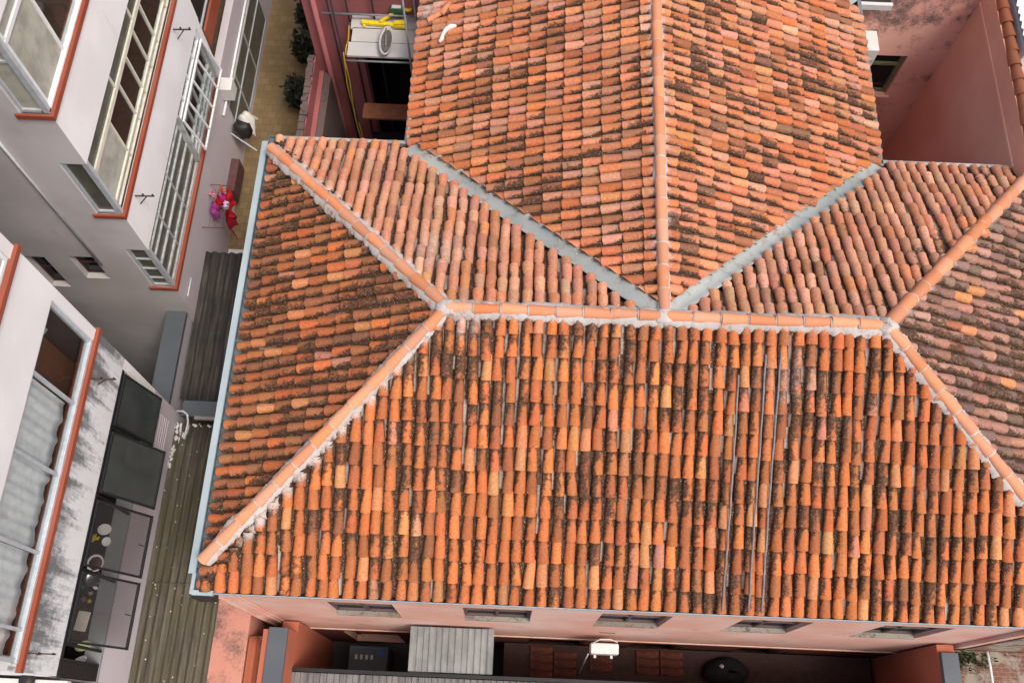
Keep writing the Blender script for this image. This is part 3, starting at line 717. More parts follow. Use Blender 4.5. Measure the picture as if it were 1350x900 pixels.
# ------------------------------------------------------------------ apartment building, two wings
XF = -2.4
def apartment(name, label, y0, y1, endface):
    return thing(name, label, 'apartment building')
aptA = apartment('apartment_building', 'white apartment wing with grey end wall and corner windows above the corrugated roof', 6.38, 16, True)
lv = [3.08, .18, -2.72]; heads = [4.75, 1.76, -1.14]
YA0, YA1 = 6.38, 17.5
m = MB()
for (z0, z1) in ((-1.14, .10), (1.76, 3.0), (4.75, 9.5)):
    m.box(XF - .18, XF, YA0 + .0, YA1, z0, z1)
m.box(XF - .18, XF, 11.75, 11.95, -2.72, -1.14)
m.build('facade', 'white', aptA)
m = MB(); m.box(XF - .18, XF, YA0, YA1, GZ, -2.80); m.build('lower_facade', 'lavlow', aptA)
m = MB()   # grey end wall facing the light well
ops = [(-2.86, -2.4, 0.10, 1.76), (-2.86, -2.4, -2.80, -1.14), (-2.86, -2.4, 3.0, 4.75), (-5.0, -4.6, -2.9, -1.6), (-4.1, -3.62, -2.45, -1.52)]
wall_open(m, 'y', YA0 - .005, YA0 + .2, -12, XF - .183, GZ, 9.5, ops)
wall_open(m, 'y', YA0 - .005, YA0 - .002, XF - .183, XF, GZ, 9.5, ops)
m.build('end_wall', 'lav', aptA)
for z in (-5.9, -3.72, -1.0, 1.92, 4.82): B(-9, XF - .19, YA0 + .21, YA1, z, z + .1).build('floor_slab', 'floorin', aptA)
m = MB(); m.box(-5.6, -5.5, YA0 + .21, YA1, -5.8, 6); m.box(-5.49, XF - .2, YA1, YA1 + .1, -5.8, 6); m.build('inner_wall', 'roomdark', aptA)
m = MB()
m.box(-3.9, -3.85, 6.6, 9.0, -.85, 1.9); m.box(-4.0, -3.9, 6.6, 7.4, 2.1, 4.8); m.build('room_partition', 'roomwall', aptA)
for z in lv:
    m = B(XF - .02, XF + .05, YA0 - .045, YA1 if z > -2 else 11.7, z - .10, z).box(-2.93, XF - .021, YA0 - .045, YA0 - .006, z - .10, z)
    m.build('window_sill', 'rust', aptA)
B(XF - .0, XF + .045, 11.98, 14.5, -1.98, -1.5).build('window_sill', 'rust', aptA)
def bars(mb, y0, y1, z0, z1, mull, rails, x=XF - .07, w=.05, d=.06, outer=True):
    if outer:
        mb.box(x - d / 2, x + d / 2, y0, y1, z0, z0 + w); mb.box(x - d / 2, x + d / 2, y0, y1, z1 - w, z1)
        mb.box(x - d / 2, x + d / 2, y0, y0 + w, z0 + w, z1 - w); mb.box(x - d / 2, x + d / 2, y1 - w, y1, z0 + w, z1 - w)
    for (z, ww) in rails: mb.box(x - d / 2 + .003, x + d / 2 + .004, y0 + w, y1 - w, z - ww / 2, z + ww / 2)
    for (y, a, b, ww) in mull: mb.box(x - d / 2 + .005, x + d / 2 - .002, y - ww / 2, y + ww / 2, a, b)
    return mb
# top level
w = bars(MB(), 6.40, YA1, 3.08, 4.74, [(6.52, 3.1, 4.7, .10), (7.55, 3.1, 4.7, .055), (8.9, 3.1, 4.7, .05), (10.2, 3.1, 4.7, .05)], [(4.45, .07)], w=.06)
w.box(XF - .13, XF - .005, 6.4, YA1, 3.085, 3.12)
w = w.build('window', 'frame', aptA)
B(XF - .075, XF - .069, 6.58, 7.52, 3.14, 4.41).build('pane', 'frost', w); B(XF - .075, XF - .069, 7.58, 12, 3.14, 4.41).build('pane', 'glass', w)
B(XF - .075, XF - .069, 6.5, 12, 4.5, 4.69).build('pane', 'frost', w)
# end-face return of each corner window
for z, h, mt, rails in ((3.08, 4.75, 'alu', [4.2]), (.18, 1.76, 'alu', []), (-2.72, -1.14, 'alu', [-2.4, -2.0, -1.6])):
    e_ = MB(); y = YA0 + .06
    e_.box(-2.86, -2.80, y - .04, y + .03, z, h); e_.box(-2.50, -2.405, y - .045, y + .03, z, h)
    e_.box(-2.80, -2.50, y - .04, y + .03, z, z + .06); e_.box(-2.80, -2.50, y - .04, y + .03, h - .05, h)
    for r_ in rails: e_.box(-2.80, -2.50, y - .03, y + .02, r_ - .02, r_ + .02)
    e_ = e_.build('window', mt, aptA); B(-2.80, -2.50, y - .004, y + .004, z + .06, h - .05).build('pane', 'grime' if z < 1 else 'frost', e_)
    m = B(-2.78, -2.52, y + .09, y + .2, z + .1, z + .12 + .5); m.build('blind', 'wood' if z < 3 else 'cream', e_)
# middle level
w = bars(MB(), 6.45, YA1, .18, 1.75, [(7.55, .2, 1.3, .035), (8.35, .2, 1.3, .03), (8.95, .2, 1.3, .035), (9.55, .2, 1.3, .03), (10.15, .2, 1.3, .035), (11.0, .2, 1.3, .035), (11.8, .2, 1.3, .035),
                                         (8.2, 1.36, 1.72, .04), (9.7, 1.36, 1.72, .04)], [(1.34, .10), (.42, .035)], w=.05)
w.box(XF - .14, XF - .04, 6.5, YA1, .181, .26)
w = w.build('window', 'cream', aptA)
B(XF - .075, XF - .069, 6.5, 13, 1.39, 1.7).build('pane', 'grime', w); B(XF - .075, XF - .069, 6.5, 7.53, .28, 1.29).build('pane', 'frost', w); B(XF - .075, XF - .069, 7.57, 13, .28, 1.29).build('pane', 'glass', w)
# lower level: dark left half with many rails, white right half with an opened sash
w = bars(MB(), 6.42, 9.42, -2.72, -1.15, [(7.3, -2.6, -1.2, .03), (8.2, -2.6, -1.2, .03)], [(-1.36, .02), (-1.62, .03), (-1.98, .045), (-2.40, .07)], w=.04)
w.box(XF - .06, XF + .02, 9.43, 9.50, -2.70, -1.15)
w = w.build('window', plain('weathered_frame', (.40, .42, .42), .5, var=.25), aptA)
B(XF - .078, XF - .072, 6.47, 9.38, -2.66, -1.2).build('pane', 'grime', w)
w = bars(MB(), 9.51, 11.72, -2.72, -1.15, [(10.05, -2.6, -1.2, .04), (10.6, -2.6, -1.2, .04), (11.15, -2.6, -1.2, .04)], [(-1.45, .05), (-2.25, .06), (-2.5, .05)], w=.06)
w = w.build('window', 'frame', aptA)
B(XF - .078, XF - .072, 9.57, 11.66, -2.66, -1.2).build('pane', 'glass', w)
s = MB(); hx, hz, bx, bz = XF + .03, -1.42, XF + .20, -2.40
for y in (9.55, 10.06, 10.6, 11.15, 11.66): s.bar((hx, y, hz), (bx, y, bz), .045, .03, (0, 1, 0))
s.bar((hx, 9.53, hz), (hx, 11.68, hz), .04, .04); s.bar((bx, 9.53, bz), (bx, 11.68, bz), .04, .045)
s = s.build('sash', 'frame', w); s['label'] = 'white sash swung outward'
m = MB().grid(lambda u, v: (hx + (bx - hx) * v - .004, 9.58 + 2.06 * u, hz + (bz - hz) * v), 1, 1, (.004, 0, .001), False); m.build('pane', 'glass', s)
w = bars(MB(), 11.98, 14.5, -1.5, -.2, [(12.8, -1.45, -.25, .04), (13.6, -1.45, -.25, .04)], [(-.7, .04)], w=.05).build('window', 'alu', aptA)
B(XF - .075, XF - .069, 12.03, 14.45, -1.44, -.26).build('pane', 'darkglass', w)
B(XF - .172, XF + .001, 11.98, 14.5, -1.14, -.2).build('window_recess', 'dark', aptA)
# small end-wall windows
for (a, b, z0, z1) in ((-5.0, -4.6, -2.9, -1.6), (-4.1, -3.62, -2.45, -1.52)):
    e_ = MB(); y = YA0 + .12
    for x in (a, b - .04): e_.box(x, x + .04, y, y + .05, z0, z1)
    for z in (z0, (z0 + z1) / 2 - .02, z1 - .04): e_.box(a + .04, b - .04, y, y + .05, z, z + .04)
    e_ = e_.build('window', 'maroon', aptA); B(a + .04, b - .04, y + .02, y + .028, z0, z1).build('pane', 'darkglass', e_)
MB().tube([(-3.53, YA0 - .04, 6), (-3.53, YA0 - .04, -1.75)], .028, 8).build('conduit', 'frame', aptA)
MB().tube([(XF + .03, 6.5, -3.42), (XF + .03, 6.95, -3.42)], .014, 6).build('clothes_rail', 'frame', aptA)
MB().tube([(XF + .04, 11.2, -3.45), (XF + .04, 17, -3.45)], .03, 8).build('conduit', 'frame', aptA)
w = MB(); bars(w, 11.6, 15.6, -5.2, -3.7, [(12.6, -5.15, -3.75, .05), (13.9, -5.15, -3.75, .05)], [(-4.3, .03)], x=XF + .012, d=.03, w=.05)
w = w.build('window', 'alu', aptA); B(XF + .002, XF + .008, 11.65, 15.55, -5.15, -3.75).build('pane', 'grime', w)
B(XF + .002, XF + .28, 11.55, 11.9, -3.35, -2.95).build('meter_box', 'acwhite', aptA, .01)
B(XF + .005, XF + .20, 9.85, 10.75, -5.05, -4.55).build('door_hood', 'maroon', aptA)

B(-5.9, -5.6, 4.16, YA0 - .01, GZ, 9.5).build('well_blocker_wall', 'bouncecut', aptA)  # unseen wall added to keep daylight out of the light well
aptB = apartment('apartment_building', 'white apartment wing with a mould streaked spandrel, pale curtains and an open black kitchen window', -1.28, 4.15, False)
YB0, YB1 = -1.28, 4.15
m = B(XF - .18, XF, YB0, YB1, 1.76, 3.0).box(XF - .18, XF, YB0, YB1, 4.75, 9.5); B(-12, XF - .185, YB1 - .2, YB1, GZ, 9.5).build('back_wall', 'bouncecut', aptB); m.box(XF - .18, XF, YB1 - .2, YB1, .1, 1.76); m.box(XF - .18, XF, YB1 - .2, YB1, -2.76, -1.14).box(XF - .18, XF, YB1 - .2, YB1, 3.0, 4.75)
m.box(-12, XF - .185, YB0, YB0 + .2, GZ, 6)
m.build('facade', 'white', aptB)
B(XF - .18, XF, YB0, YB1, -1.14, .10).build('spandrel', 'mould', aptB)
B(XF - .18, XF, YB0, YB1 + .0, GZ, -2.79).build('lower_facade', 'lavlow', aptB)
B(XF - .30, XF + .012, YB0, YB1 - .21, -2.788, -2.74).build('window_sill', 'sillgrey', aptB)
for z in (-3.72, -1.0, 1.92): B(-8, XF - .19, YB0 + .21, YB1 - .21, z, z + .1).build('floor_slab', 'floorin', aptB)
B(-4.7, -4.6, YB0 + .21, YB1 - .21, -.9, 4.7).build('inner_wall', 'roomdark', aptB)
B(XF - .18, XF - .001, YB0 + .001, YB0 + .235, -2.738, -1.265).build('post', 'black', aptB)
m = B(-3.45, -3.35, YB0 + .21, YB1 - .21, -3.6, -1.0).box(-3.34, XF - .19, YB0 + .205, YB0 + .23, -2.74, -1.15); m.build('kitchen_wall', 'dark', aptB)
for z, y1 in ((3.08, YB1), (.18, YB1)):
    B(XF - .02, XF + .06, YB0 - .03, YB1 + .035, z - .10, z).build('window_sill', 'rust', aptB)
w = bars(MB(), YB0 + .1, YB1 - .21, 3.08, 4.74, [(y_, 3.1, 4.7, .05) for y_ in (-.2, .95, 2.1, 3.2)], [(4.3, .05)], w=.06, x=XF - .06).build('window', 'frame', aptB)
B(XF - .066, XF - .06, YB0 + .16, YB1 - .27, 3.14, 4.69).build('pane', 'frost', w)
# curtained window
w = bars(MB(), YB0 + .1, YB1 - .21, .18, 1.75, [(2.80, .2, 1.7, .05), (1.62, .2, 1.7, .05), (.40, .2, 1.7, .05), (-.72, .2, 1.7, .05)], [], w=.06, x=XF - .06)
w.box(XF - .11, XF - .005, YB0 + .1, YB1 - .21, .181, .232)
w = w.build('window', 'alu', aptB)
B(XF - .066, XF - .06, YB0 + .16, YB1 - .27, .25, 1.69).build('pane', 'glass', w)
rs = random.Random(4)
for (a, b, zb) in ((1.66, 2.78, .34), (.42, 1.62, .31), (-.70, .39, .33), (-1.1, -.74, .4)):
    pa = rs.uniform(0, 6)
    def f(u, v, a=a, b=b, zb=zb, pa=pa):
        y = a + (b - a) * u
        return (XF - .14 + .011 * math.sin(y * 38 + pa) * (1 - .4 * v) + .012 * math.sin(y * 13), y, 1.72 + (zb - 1.72 + .03 * math.sin(y * 19 + pa)) * v)
    MB().grid(f, 60, 6, (-.004, 0, 0)).build('curtain', 'curtain', w)
m = B(-3.4, -3.0, 2.9, 3.8, -.88, .75).box(-3.02, -2.98, 3.25, 3.3, .0, 1.0); m.build('cupboard', 'wood', aptB)
MB().bar((-3.15, 3.1, 1.0), (-2.75, 3.75, 1.15), .10, .10).build('shelf_board', 'cream', aptB)
# kitchen window: black steel, top-hung sashes
w = MB()
x = XF - .02
w.box(x - .03, x + .03, YB0 + .02, YB1 - .21, -1.20, -1.145); w.box(x - .035, x + .015, YB0 + .02, YB1 - .21, -1.26, -1.215)
for y in (YB0 + .24, -.80, .40, 1.64, 2.86, 3.86): w.box(x - .025, x + .02, y, y + .045, -2.735, -1.265)
w = w.build('window', 'black', aptB)
def sash(y0, y1, ang, gl, drop=1.28):
    s = MB(); hx, hz = XF + .03, -1.24; bx, bz = hx + drop * math.sin(ang), hz - drop * math.cos(ang)
    nrm = Vector((math.cos(ang), 0, math.sin(ang)))
    s.bar((hx, y0, hz), (hx, y1, hz), .04, .04); s.bar((bx, y0, bz), (bx, y1, bz), .045, .04)
    for y in (y0 + .02, y1 - .02): s.bar((hx, y, hz), (bx, y, bz), .045, .035, (0, 1, 0))
    s = s.build('sash', 'black', w)
    MB().grid(lambda u, v: (hx + (bx - hx) * v, y0 + .03 + (y1 - y0 - .06) * u, hz + (bz - hz) * v), 1, 1, (.006, 0, .002), False).build('pane', gl, s)
    h = MB(); c = Vector((bx, (y0 + y1) / 2, bz)) + Vector((hx - bx, 0, hz - bz)) * .03
    h.bar(c + Vector((0, 0, .02)), c + Vector((-.10, .02, .05)), .02, .02); h.build('handle', 'black', s)
sash(2.92, 3.88, R(10), 'green'); sash(1.70, 2.80, R(24), 'green'); sash(.46, 1.58, R(24), 'clear'); sash(-.76, .38, R(24), 'clear')
B(XF - .078, XF - .072, 2.9, 3.86, -2.7, -1.27).build('pane', 'green', w)
B(-3.3, XF - .31, YB0 + .22, YB1 - .22, -2.80, -2.745).build('counter', 'blackmat', aptB)
m = MB()
for k in range(7): m.box(XF + .002, XF + .02, 2.62, 3.82, -3.78 + k * .11, -3.72 + k * .11)
m.box(XF + .002, XF + .008, 2.6, 3.84, -3.8, -3.0)
m.build('louvre_vent', 'lavlow', aptB)

# kitchen things on the counter
CZ = -2.744
def dish(x, y, r, mat, lab, deep=.02, sq=(1, 1), rot=0, cat='plate', nm='plate', tilt=None):
    o = MB().lathe([(r * .55, 0), (r * .8, deep * .35), (r, deep), (r * .97, deep + .004), (r * .75, deep * .55), (r * .02, .006)], (0, 0, 0), 28, sq, rot).build(nm, mat)
    o.location = (x, y, CZ)
    if tilt: o.rotation_euler = tilt; o.location.z += r * abs(math.sin(tilt[0])) * .9
    return tag(o, lab, cat, None, 'thing')
dish(-2.80, 1.36, .13, 'porc', 'white plate on the black counter, nearest the grey open sash', .022, (1, .8))
dish(-2.72, 1.14, .085, 'porc', 'small white saucer beside the yellow scourer on the black counter', .02)
m = MB(); rs = random.Random(2)
for k in range(26):
    a = rs.uniform(0, 6.28); b_ = rs.uniform(.2, 1.3); d = Vector((math.cos(a) * math.cos(b_), math.sin(a) * math.cos(b_), math.sin(b_)))
    m.tube([(0, 0, .03), tuple(Vector((0, 0, .03)) + d * .09)], [.022, .008], 6)
o = m.build('scourer', 'yellow'); o.location = (-2.93, 1.18, CZ); tag(o, 'bright yellow ruffled scourer on the black counter', 'scourer', None, 'thing')
t = thing('frying_pan', 'round pan with a white rim and a dark red inside on the counter', 'pan', (-2.83, .74, CZ))
MB().lathe([(.12, 0), (.15, .05), (.16, .055), (.14, .05), (.12, .014)], (0, 0, 0), 28).build('body', 'porc', t); MB().lathe([(.115, .015), (.118, .03), (.05, .034)], (0, 0, 0), 24).build('stew', plain('stew', (.1, .03, .03), .4), t)
T([(.05, -.15, .045), (.12, -.26, .055), (.16, -.34, .06)], .014, 8).build('handle', 'blackp', t)
dish(-2.82, .47, .15, 'steel', 'steel bowl in shadow beside the white rimmed pan', .05, cat='bowl', nm='bowl')
o = MB().lathe([(.01, 0), (.03, .01), (.035, .06), (.01, .10)], (0, 0, 0), 14).build('glass_stopper', 'steel'); o.location = (-2.66, .52, CZ); tag(o, 'small shiny glass jar at the edge of the steel bowl', 'jar', None, 'thing')
for i, (x, y, r_, h, mt, lb) in enumerate(((-2.95, .30, .045, .2, 'greenp', 'green bottle behind the others on the counter'), (-2.86, .24, .05, .14, 'blackp', 'squat black jar among the bottles on the counter'),
        (-2.78, .20, .04, .18, 'steel', 'steel canister among the bottles on the counter'), (-2.91, .10, .055, .09, 'wood', 'brown wooden cup in front of the bottles on the counter'), (-2.72, .30, .03, .16, 'porc', 'slim white bottle nearest the window on the counter'), (-2.80, .07, .04, .07, 'rope', 'small yellowish jar nearest the chopping board on the counter'))):
    o = MB().lathe([(r_, 0), (r_, h * .65), (r_ * .45, h * .78), (r_ * .45, h), (r_ * .1, h + .003)], (0, 0, 0), 16).build('bottle' if h > .12 else 'jar', mt); o.location = (x, y, CZ)
    tag(o, lb, 'bottle' if h > .12 else 'jar', 'bottles and jars on the kitchen counter', 'thing')
o = B(-.11, .11, -.17, .17, 0, .02).build('chopping_board', stained('board_mat', (.72, .66, .58), (.55, .12, .05), .6, 5, (1, 1, 1)), None, .008); o.location = (-2.86, -.28, CZ); o.rotation_euler.z = -.1
tag(o, 'white chopping board with orange red stains on the counter', 'chopping board', None, 'thing')
dish(-2.74, -.70, .15, plain('pale_green', (.5, .6, .36), .4, var=.25, scale=4), 'pale green leaf shaped platter on the black counter', .03, (1.0, .55), .35, 'platter', 'platter')
dish(-2.76, -.96, .14, 'porc', 'white oval dish nearest the end of the black counter', .03, (1., .5), .6, 'dish', 'dish')

# clothes brackets on the facades
def bracket(x, y, z, ln, lab):
    t = thing('clothes_bracket', lab, 'bracket', (x, y, z), 'clothes brackets on the white facades')
    MB().bar((0, 0, 0), (ln, -.0, .02), .02, .03).build('arm', 'screw', t); MB().bar((.0, 0, -.28), (ln * .6, 0, .0), .015, .02).build('strut', 'screw', t)
    m = MB()
    for k in (.45, .95): m.box(ln * k - .012, ln * k + .012, -.015, .015, .02, .07)
    m.build('hook', 'black', t)
bracket(XF, 3.35, -.05, .42, 'rusty bracket on the mouldy spandrel under the brown lit window')
bracket(XF, -1.02, -.05, .42, 'rusty bracket at the near end of the mouldy spandrel')
bracket(XF, 6.95, -.12, .36, 'thin iron bracket on the clean white facade above the corner window')
bracket(XF, 10.8, -.12, .36, 'iron bracket on the clean white facade, far from the corner')

# washing on a pull-out rack
t = thing('drying_rack', 'metal drying rack sticking out of the apartment wall over the alley', 'drying rack', (XF, 8.82, -3.55))
m = MB()
for y in (-.55, .55): m.bar((0, y, 0), (.5, y, .0), .014, .014)
m.build('arm', 'screw', t)
m = MB()
for x in (.15, .3, .45): m.tube([(x, -.55, .01), (x, .55, .01)], .003, 5)
m.build('line', 'screw', t)
def garment(nm, lab, cat, mat, x, y, z, w, h, seed, ax='y', flare=.2):
    w *= .72; h *= .85; flare *= .5; x = -2.0 + (x + 2.0) * .7; y = 9.15 + (y - 9.15) * .75
    rs = random.Random(seed); ph = rs.uniform(0, 6)
    def f(u, v):
        s = (u - .5) * w * (1 + flare * v * (1 + .3 * math.sin(ph + u * 9))); d = .045 * math.sin(u * 11 + ph) * (.3 + v) + .03 * math.sin(v * 7 + ph)
        zz = -h * v * (1 + .12 * math.sin(u * 8 + ph))
        return (x + d - .13, y + s - .18, z + zz) if ax == 'y' else (x + s, y + d, z + zz)
    m = MB().grid(f, 18, 14, (.006, .004, 0)); tag(m.build(nm, mat), lab, cat, 'washing over the alley', 'thing')
garment('towel', 'orange towel at the top of the hanging washing', 'towel', 'orangecl', -2.05, 9.62, -3.5, .16, .34, 1)
garment('shirt', 'bright red shirt on the alley side of the washing', 'shirt', 'red', -1.74, 9.25, -3.45, .62, .72, 2)
garment('dress', 'long dark red dress hanging lowest in the washing', 'dress', 'darkred', -1.80, 8.92, -3.62, .62, .95, 3, 'y', .35)
garment('blouse', 'magenta blouse in the middle of the washing', 'blouse', 'magenta', -1.92, 9.3, -3.42, .34, .42, 4)
garment('skirt', 'purple skirt on the wall side of the washing', 'skirt', 'purple', -2.2, 9.0, -3.55, .34, .62, 5)
garment('vest', 'red vest next to the wall in the washing', 'vest', 'red', -2.08, 9.25, -3.48, .3, .5, 7)
garment('sock', 'lilac and white cloth hanging in front of the red shirt', 'cloth', 'lilac', -1.72, 8.95, -3.4, .20, .22, 6)
garment('napkin', 'pale pink cloth nearest the facade in the washing', 'cloth', 'pinkcl', -2.26, 9.35, -3.4, .16, .24, 8)

# black and white bag on a bracket
t = thing('laundry_bag', 'black bag under a rumpled white cloth hung on the alley wall', 'bag', (-2.1, 11.35, -4.35))
m = MB().lathe([(.16, 0), (.20, .04), (.21, .16), (.20, .34), (.12, .40), (.03, .41)], (0, 0, 0), 14, (1, .85)); rs = random.Random(3); m.v = [(a + rs.gauss(0, .012), b + rs.gauss(0, .012), c) for a, b, c in m.v]; m.build('bag', 'blackp', t)
m = MB().grid(lambda u, v: (.05 + .42 * (v - .5), .20 + .5 * (u - .5), .50 - 1.1 * ((u - .5) ** 2 + (v - .5) ** 2) + .035 * math.sin(u * 13 + v * 7)), 12, 12, (0, 0, -.01)); m.build('cloth', 'foam', t)
MB().bar((-.3, -.1, .12), (.25, -.28, -.3), .03, .03).build('strut', 'alu', t)

# ------------------------------------------------------------------ alley, roofs between the buildings
def struct(o): o['kind'] = 'structure'; return o
struct(MB().box(-60, 60, -60, 60, GZ - .4, GZ).build('ground', 'ground'))
struct(MB().box(-8, -.40, 7.9, 24, -5.8, -5.42).build('alley_paving', 'paving'))
o = corrugated(MB(), -2.38, -.14, 4.42, 7.92, -4.10, .19, .034, 'y', .10); o = o.build('sheet', 'corrdark')
t = thing('lean_to', 'dark corrugated lean-to roof beside the apartment corner at the alley mouth', 'lean-to'); o.parent = t
B(-2.38, -.14, 7.6, 7.7, -5.4, -4.22).build('wall', 'lavlow', t)
t = thing('lean_to', 'long olive brown corrugated lean-to roof under the kitchen window', 'lean-to')
corrugated(MB(), -2.38, -.93, -3.2, 3.90, -4.22, .155, .03, 'y', .08, rows=14).build('sheet', 'corrold', t)
B(-2.36, -.95, -3.1, 3.8, GZ, -4.34).build('wall', 'lavlow', t)
for y_ in (.62, ): B(-2.38, -.93, y_, y_ + .02, -4.205, -4.18).build('lap_joint', 'corrold', t)
t = thing('flashing', 'blue grey metal flashing strip between the two corrugated lean-to roofs', 'flashing')
B(-2.30, -.2, 4.06, 4.40, -4.20, -4.11).build('sheet', 'slate', t); B(-2.0, -.2, 3.985, 4.055, -4.16, -4.06).build('gutter_edge', 'concrete', t, .01)
m = MB(); rs = random.Random(12)
def smear(p0, p1, n, r0, r1, wob):
    pts = []; rr = []
    for k in range(n):
        t = k / (n - 1); pts.append((p0[0] + (p1[0] - p0[0]) * t + rs.gauss(0, wob), p0[1] + (p1[1] - p0[1]) * t + rs.gauss(0, wob), p0[2] + (p1[2] - p0[2]) * t)); rr.append(rs.uniform(r0, r1))
    m.tube(pts, rr, 7)
smear((-2.36, 3.92, -4.19), (-2.37, 2.95, -4.19), 26, .015, .06, .012)
smear((-2.30, 3.9, -4.20), (-2.22, 3.45, -4.20), 12, .02, .055, .02); smear((-2.12, 3.86, -4.19), (-2.18, 3.6, -4.19), 8, .02, .05, .02)
for x0 in (-2.05, -1.72, -1.5, -1.2, -.9): smear((x0, 3.885, -4.19), (x0 + rs.uniform(.12, .28), 3.88, -4.19), 9, .012, .04, .012)
tag(m.build('sealant', 'foam'), 'crumbly white sealant smeared along the lean-to joint and wall foot', 'sealant', None, 'stuff')
t = T([(-2.36, 4.12, -4.0), (-2.22, 4.12, -3.98), (-2.12, 4.05, -3.99), (-2.09, 3.9, -4.02), (-2.12, 3.6, -4.08)], .022, 8)
tag(t.build('hose', 'pvc'), 'white bent pipe at the corner of the lilac wall', 'pipe', None, 'thing')
t = thing('metal_disc', 'white disc with a short rod on the metal flashing', 'disc', (-1.42, 4.2, -4.10))
MB().lathe([(.10, 0), (.11, .02), (.08, .035), (.01, .04)], (0, 0, 0), 18).build('disc', 'concrete', t); T([(0, .08, .02), (.02, .34, .03)], .015, 6).build('rod', 'concrete', t)
t = thing('light_well_wall', 'slate topped wall closing the dark light well between the apartment wings', 'wall')
B(-2.95, -2.52, 4.16, 6.36, -4.02, -3.9).build('coping', 'slate', t, .01); B(-2.90, -2.57, 4.18, 6.34, GZ, -4.021).build('body', 'lavlow', t)
t = thing('plant_pot', 'dark round pot at the end of the alley beside the lean-to', 'plant pot', (-1.55, 8.35, -5.42))
MB().lathe([(.13, 0), (.20, .22), (.23, .40), (.21, .44), (.18, .42), (.02, .36)], (0, 0, 0), 20).build('pot', 'blackp', t); MB().lathe([(.17, .37), (.1, .40), (.01, .41)], (0, 0, 0), 16).build('soil', 'bark', t)
t = thing('stool', 'small grey wooden stool in the alley under the washing', 'stool', (-2.02, 8.3, -5.42))
B(-.2, .2, -.2, .2, .4, .45).build('seat', 'lav', t)
for sx in (-.16, .16):
    for sy in (-.16, .16): B(sx - .025, sx + .025, sy - .025, sy + .025, 0, .4).build('leg', 'lav', t)
# yard boundary wall
t = thing('boundary_wall', 'pink yard wall with a rough grey coping along the paved alley', 'wall')
B(-.31, -.17, 8.36, 12.28, GZ, -2.56).build('body', 'pinkcourt', t)
m = MB(); rs = random.Random(6)
for k in range(40):
    y = 8.36 + k * .098; m.box(-.325 + rs.gauss(0, .010), -.185 + rs.gauss(0, .012), y, y + .096, -2.555, -2.50 + rs.gauss(0, .012))
m.build('coping', 'coping', t); B(-.168, -.06, 8.4, 12.28, GZ, -3.05).build('ledge', 'pinkcourt', t); B(-.058, .10, 8.4, 12.28, GZ, -3.09).build('ledge', 'coping', t)
def shrub(nm, lab, c, r, h, n, seed, lf='leaf'):
    rs = random.Random(seed); t = thing(nm, lab, 'shrub', c, 'dark shrubs along the alley')
    m = MB()
    for k in range(4):
        a = rs.uniform(0, 6.3); m.tube([(0, 0, 0), (math.cos(a) * r * .2, math.sin(a) * r * .2, h * .4), (math.cos(a) * r * .6, math.sin(a) * r * .6, h * .8)], [.025, .018, .006], 6)
    m.build('stem', 'bark', t); m = MB()
    for k in range(n):
        d = Vector((rs.gauss(0, 1), rs.gauss(0, 1), rs.gauss(0, 1))).normalized() * (rs.uniform(.25, 1) ** .5)
        p = Vector((d.x * r, d.y * r, h * .6 + d.z * h * .45)) * rs.uniform(.8, 1.1)
        a = Vector((rs.gauss(0, 1), rs.gauss(0, 1), rs.gauss(0, .6))).normalized(); b_ = a.cross(Vector((rs.gauss(0, 1), rs.gauss(0, 1), 1))).normalized(); L_ = rs.uniform(.05, .11)
        m.poly([p - a * L_, p + b_ * L_ * .4, p + a * L_, p - b_ * L_ * .4])
    m.build('foliage', lf, t)
shrub('shrub', 'rounded dark shrub against the alley wall, nearest the house', (-1.12, 12.95, -5.42), .36, 1.1, 620, 1)
shrub('shrub', 'tall dark shrub by the corner of the back block', (-1.12, 14.25, -5.42), .30, 1.3, 520, 2)
shrub('shrub', 'dark shrub farthest up the alley', (-1.2, 15.4, -5.42), .3, 1.2, 480, 3)

# ------------------------------------------------------------------ scaffold in the left yard
t = thing('scaffold', 'steel scaffold with grey plank deck in the yard beside the wing roof', 'scaffold')
for i, y in enumerate((11.22, 11.60, 11.95)):
    a = B(.86 + (.05 if i == 1 else 0), 2.28, y, y + (.37 if i else .36), -1.24, -1.19).build('plank', 'plank', t)
for (x, y) in ((.80, 11.15), (.80, 12.2), (2.26, 12.15), (.40, 12.2), (1.35, 12.22), (2.2, 11.2)):
    T([(x, y, GZ), (x, y, .9 if x > 2 else .5)], .022, 8).build('standard', 'black' if x < 1.5 else 'pipegrey', t)
T([(.25, 12.16, -1.0), (2.35, 12.16, -1.0)], .024, 8).build('ledger', 'pipegrey', t)
for (a, b) in (((.8, 11.15, -1.27), (2.3, 11.15, -1.27)), ((.8, 12.15, -1.27), (2.3, 12.15, -1.27)), ((.8, 11.15, -4.2), (2.3, 11.15, -4.2)), ((.8, 12.15, -4.2), (2.3, 12.15, -4.2)), ((.8, 11.15, -6.3), (2.3, 11.15, -6.3)), ((.8, 11.15, -6.3), (.8, 12.15, -6.3))):
    T([a, b], .022, 8).build('ledger', 'pipegrey', t)
B(.9, 2.3, 11.2, 11.62, -3.38, -3.32).build('plank', 'wood', t)
for i in range(4): B(.85, 2.3, 9.9 + i * .56, 10.44 + i * .56, -5.2, -5.14).build('plank', 'dark' if i != 2 else 'maroon', t)  # lower deck of near-black planks, added to darken the yard
m = MB()
for k in range(2):
    pts = [(.79 + .04 * math.sin(j * .9 + k * 2), 11.12 + .03 * math.cos(j * 1.1 + k), -1.0 - j * .45) for j in range(17)]
    m.tube(pts, .012, 6)
pts = [(.84, 11.2 + .75 * (j / 8), -1.16 + .05 * math.sin(j)) for j in range(9)]; m.tube(pts, .016, 6)
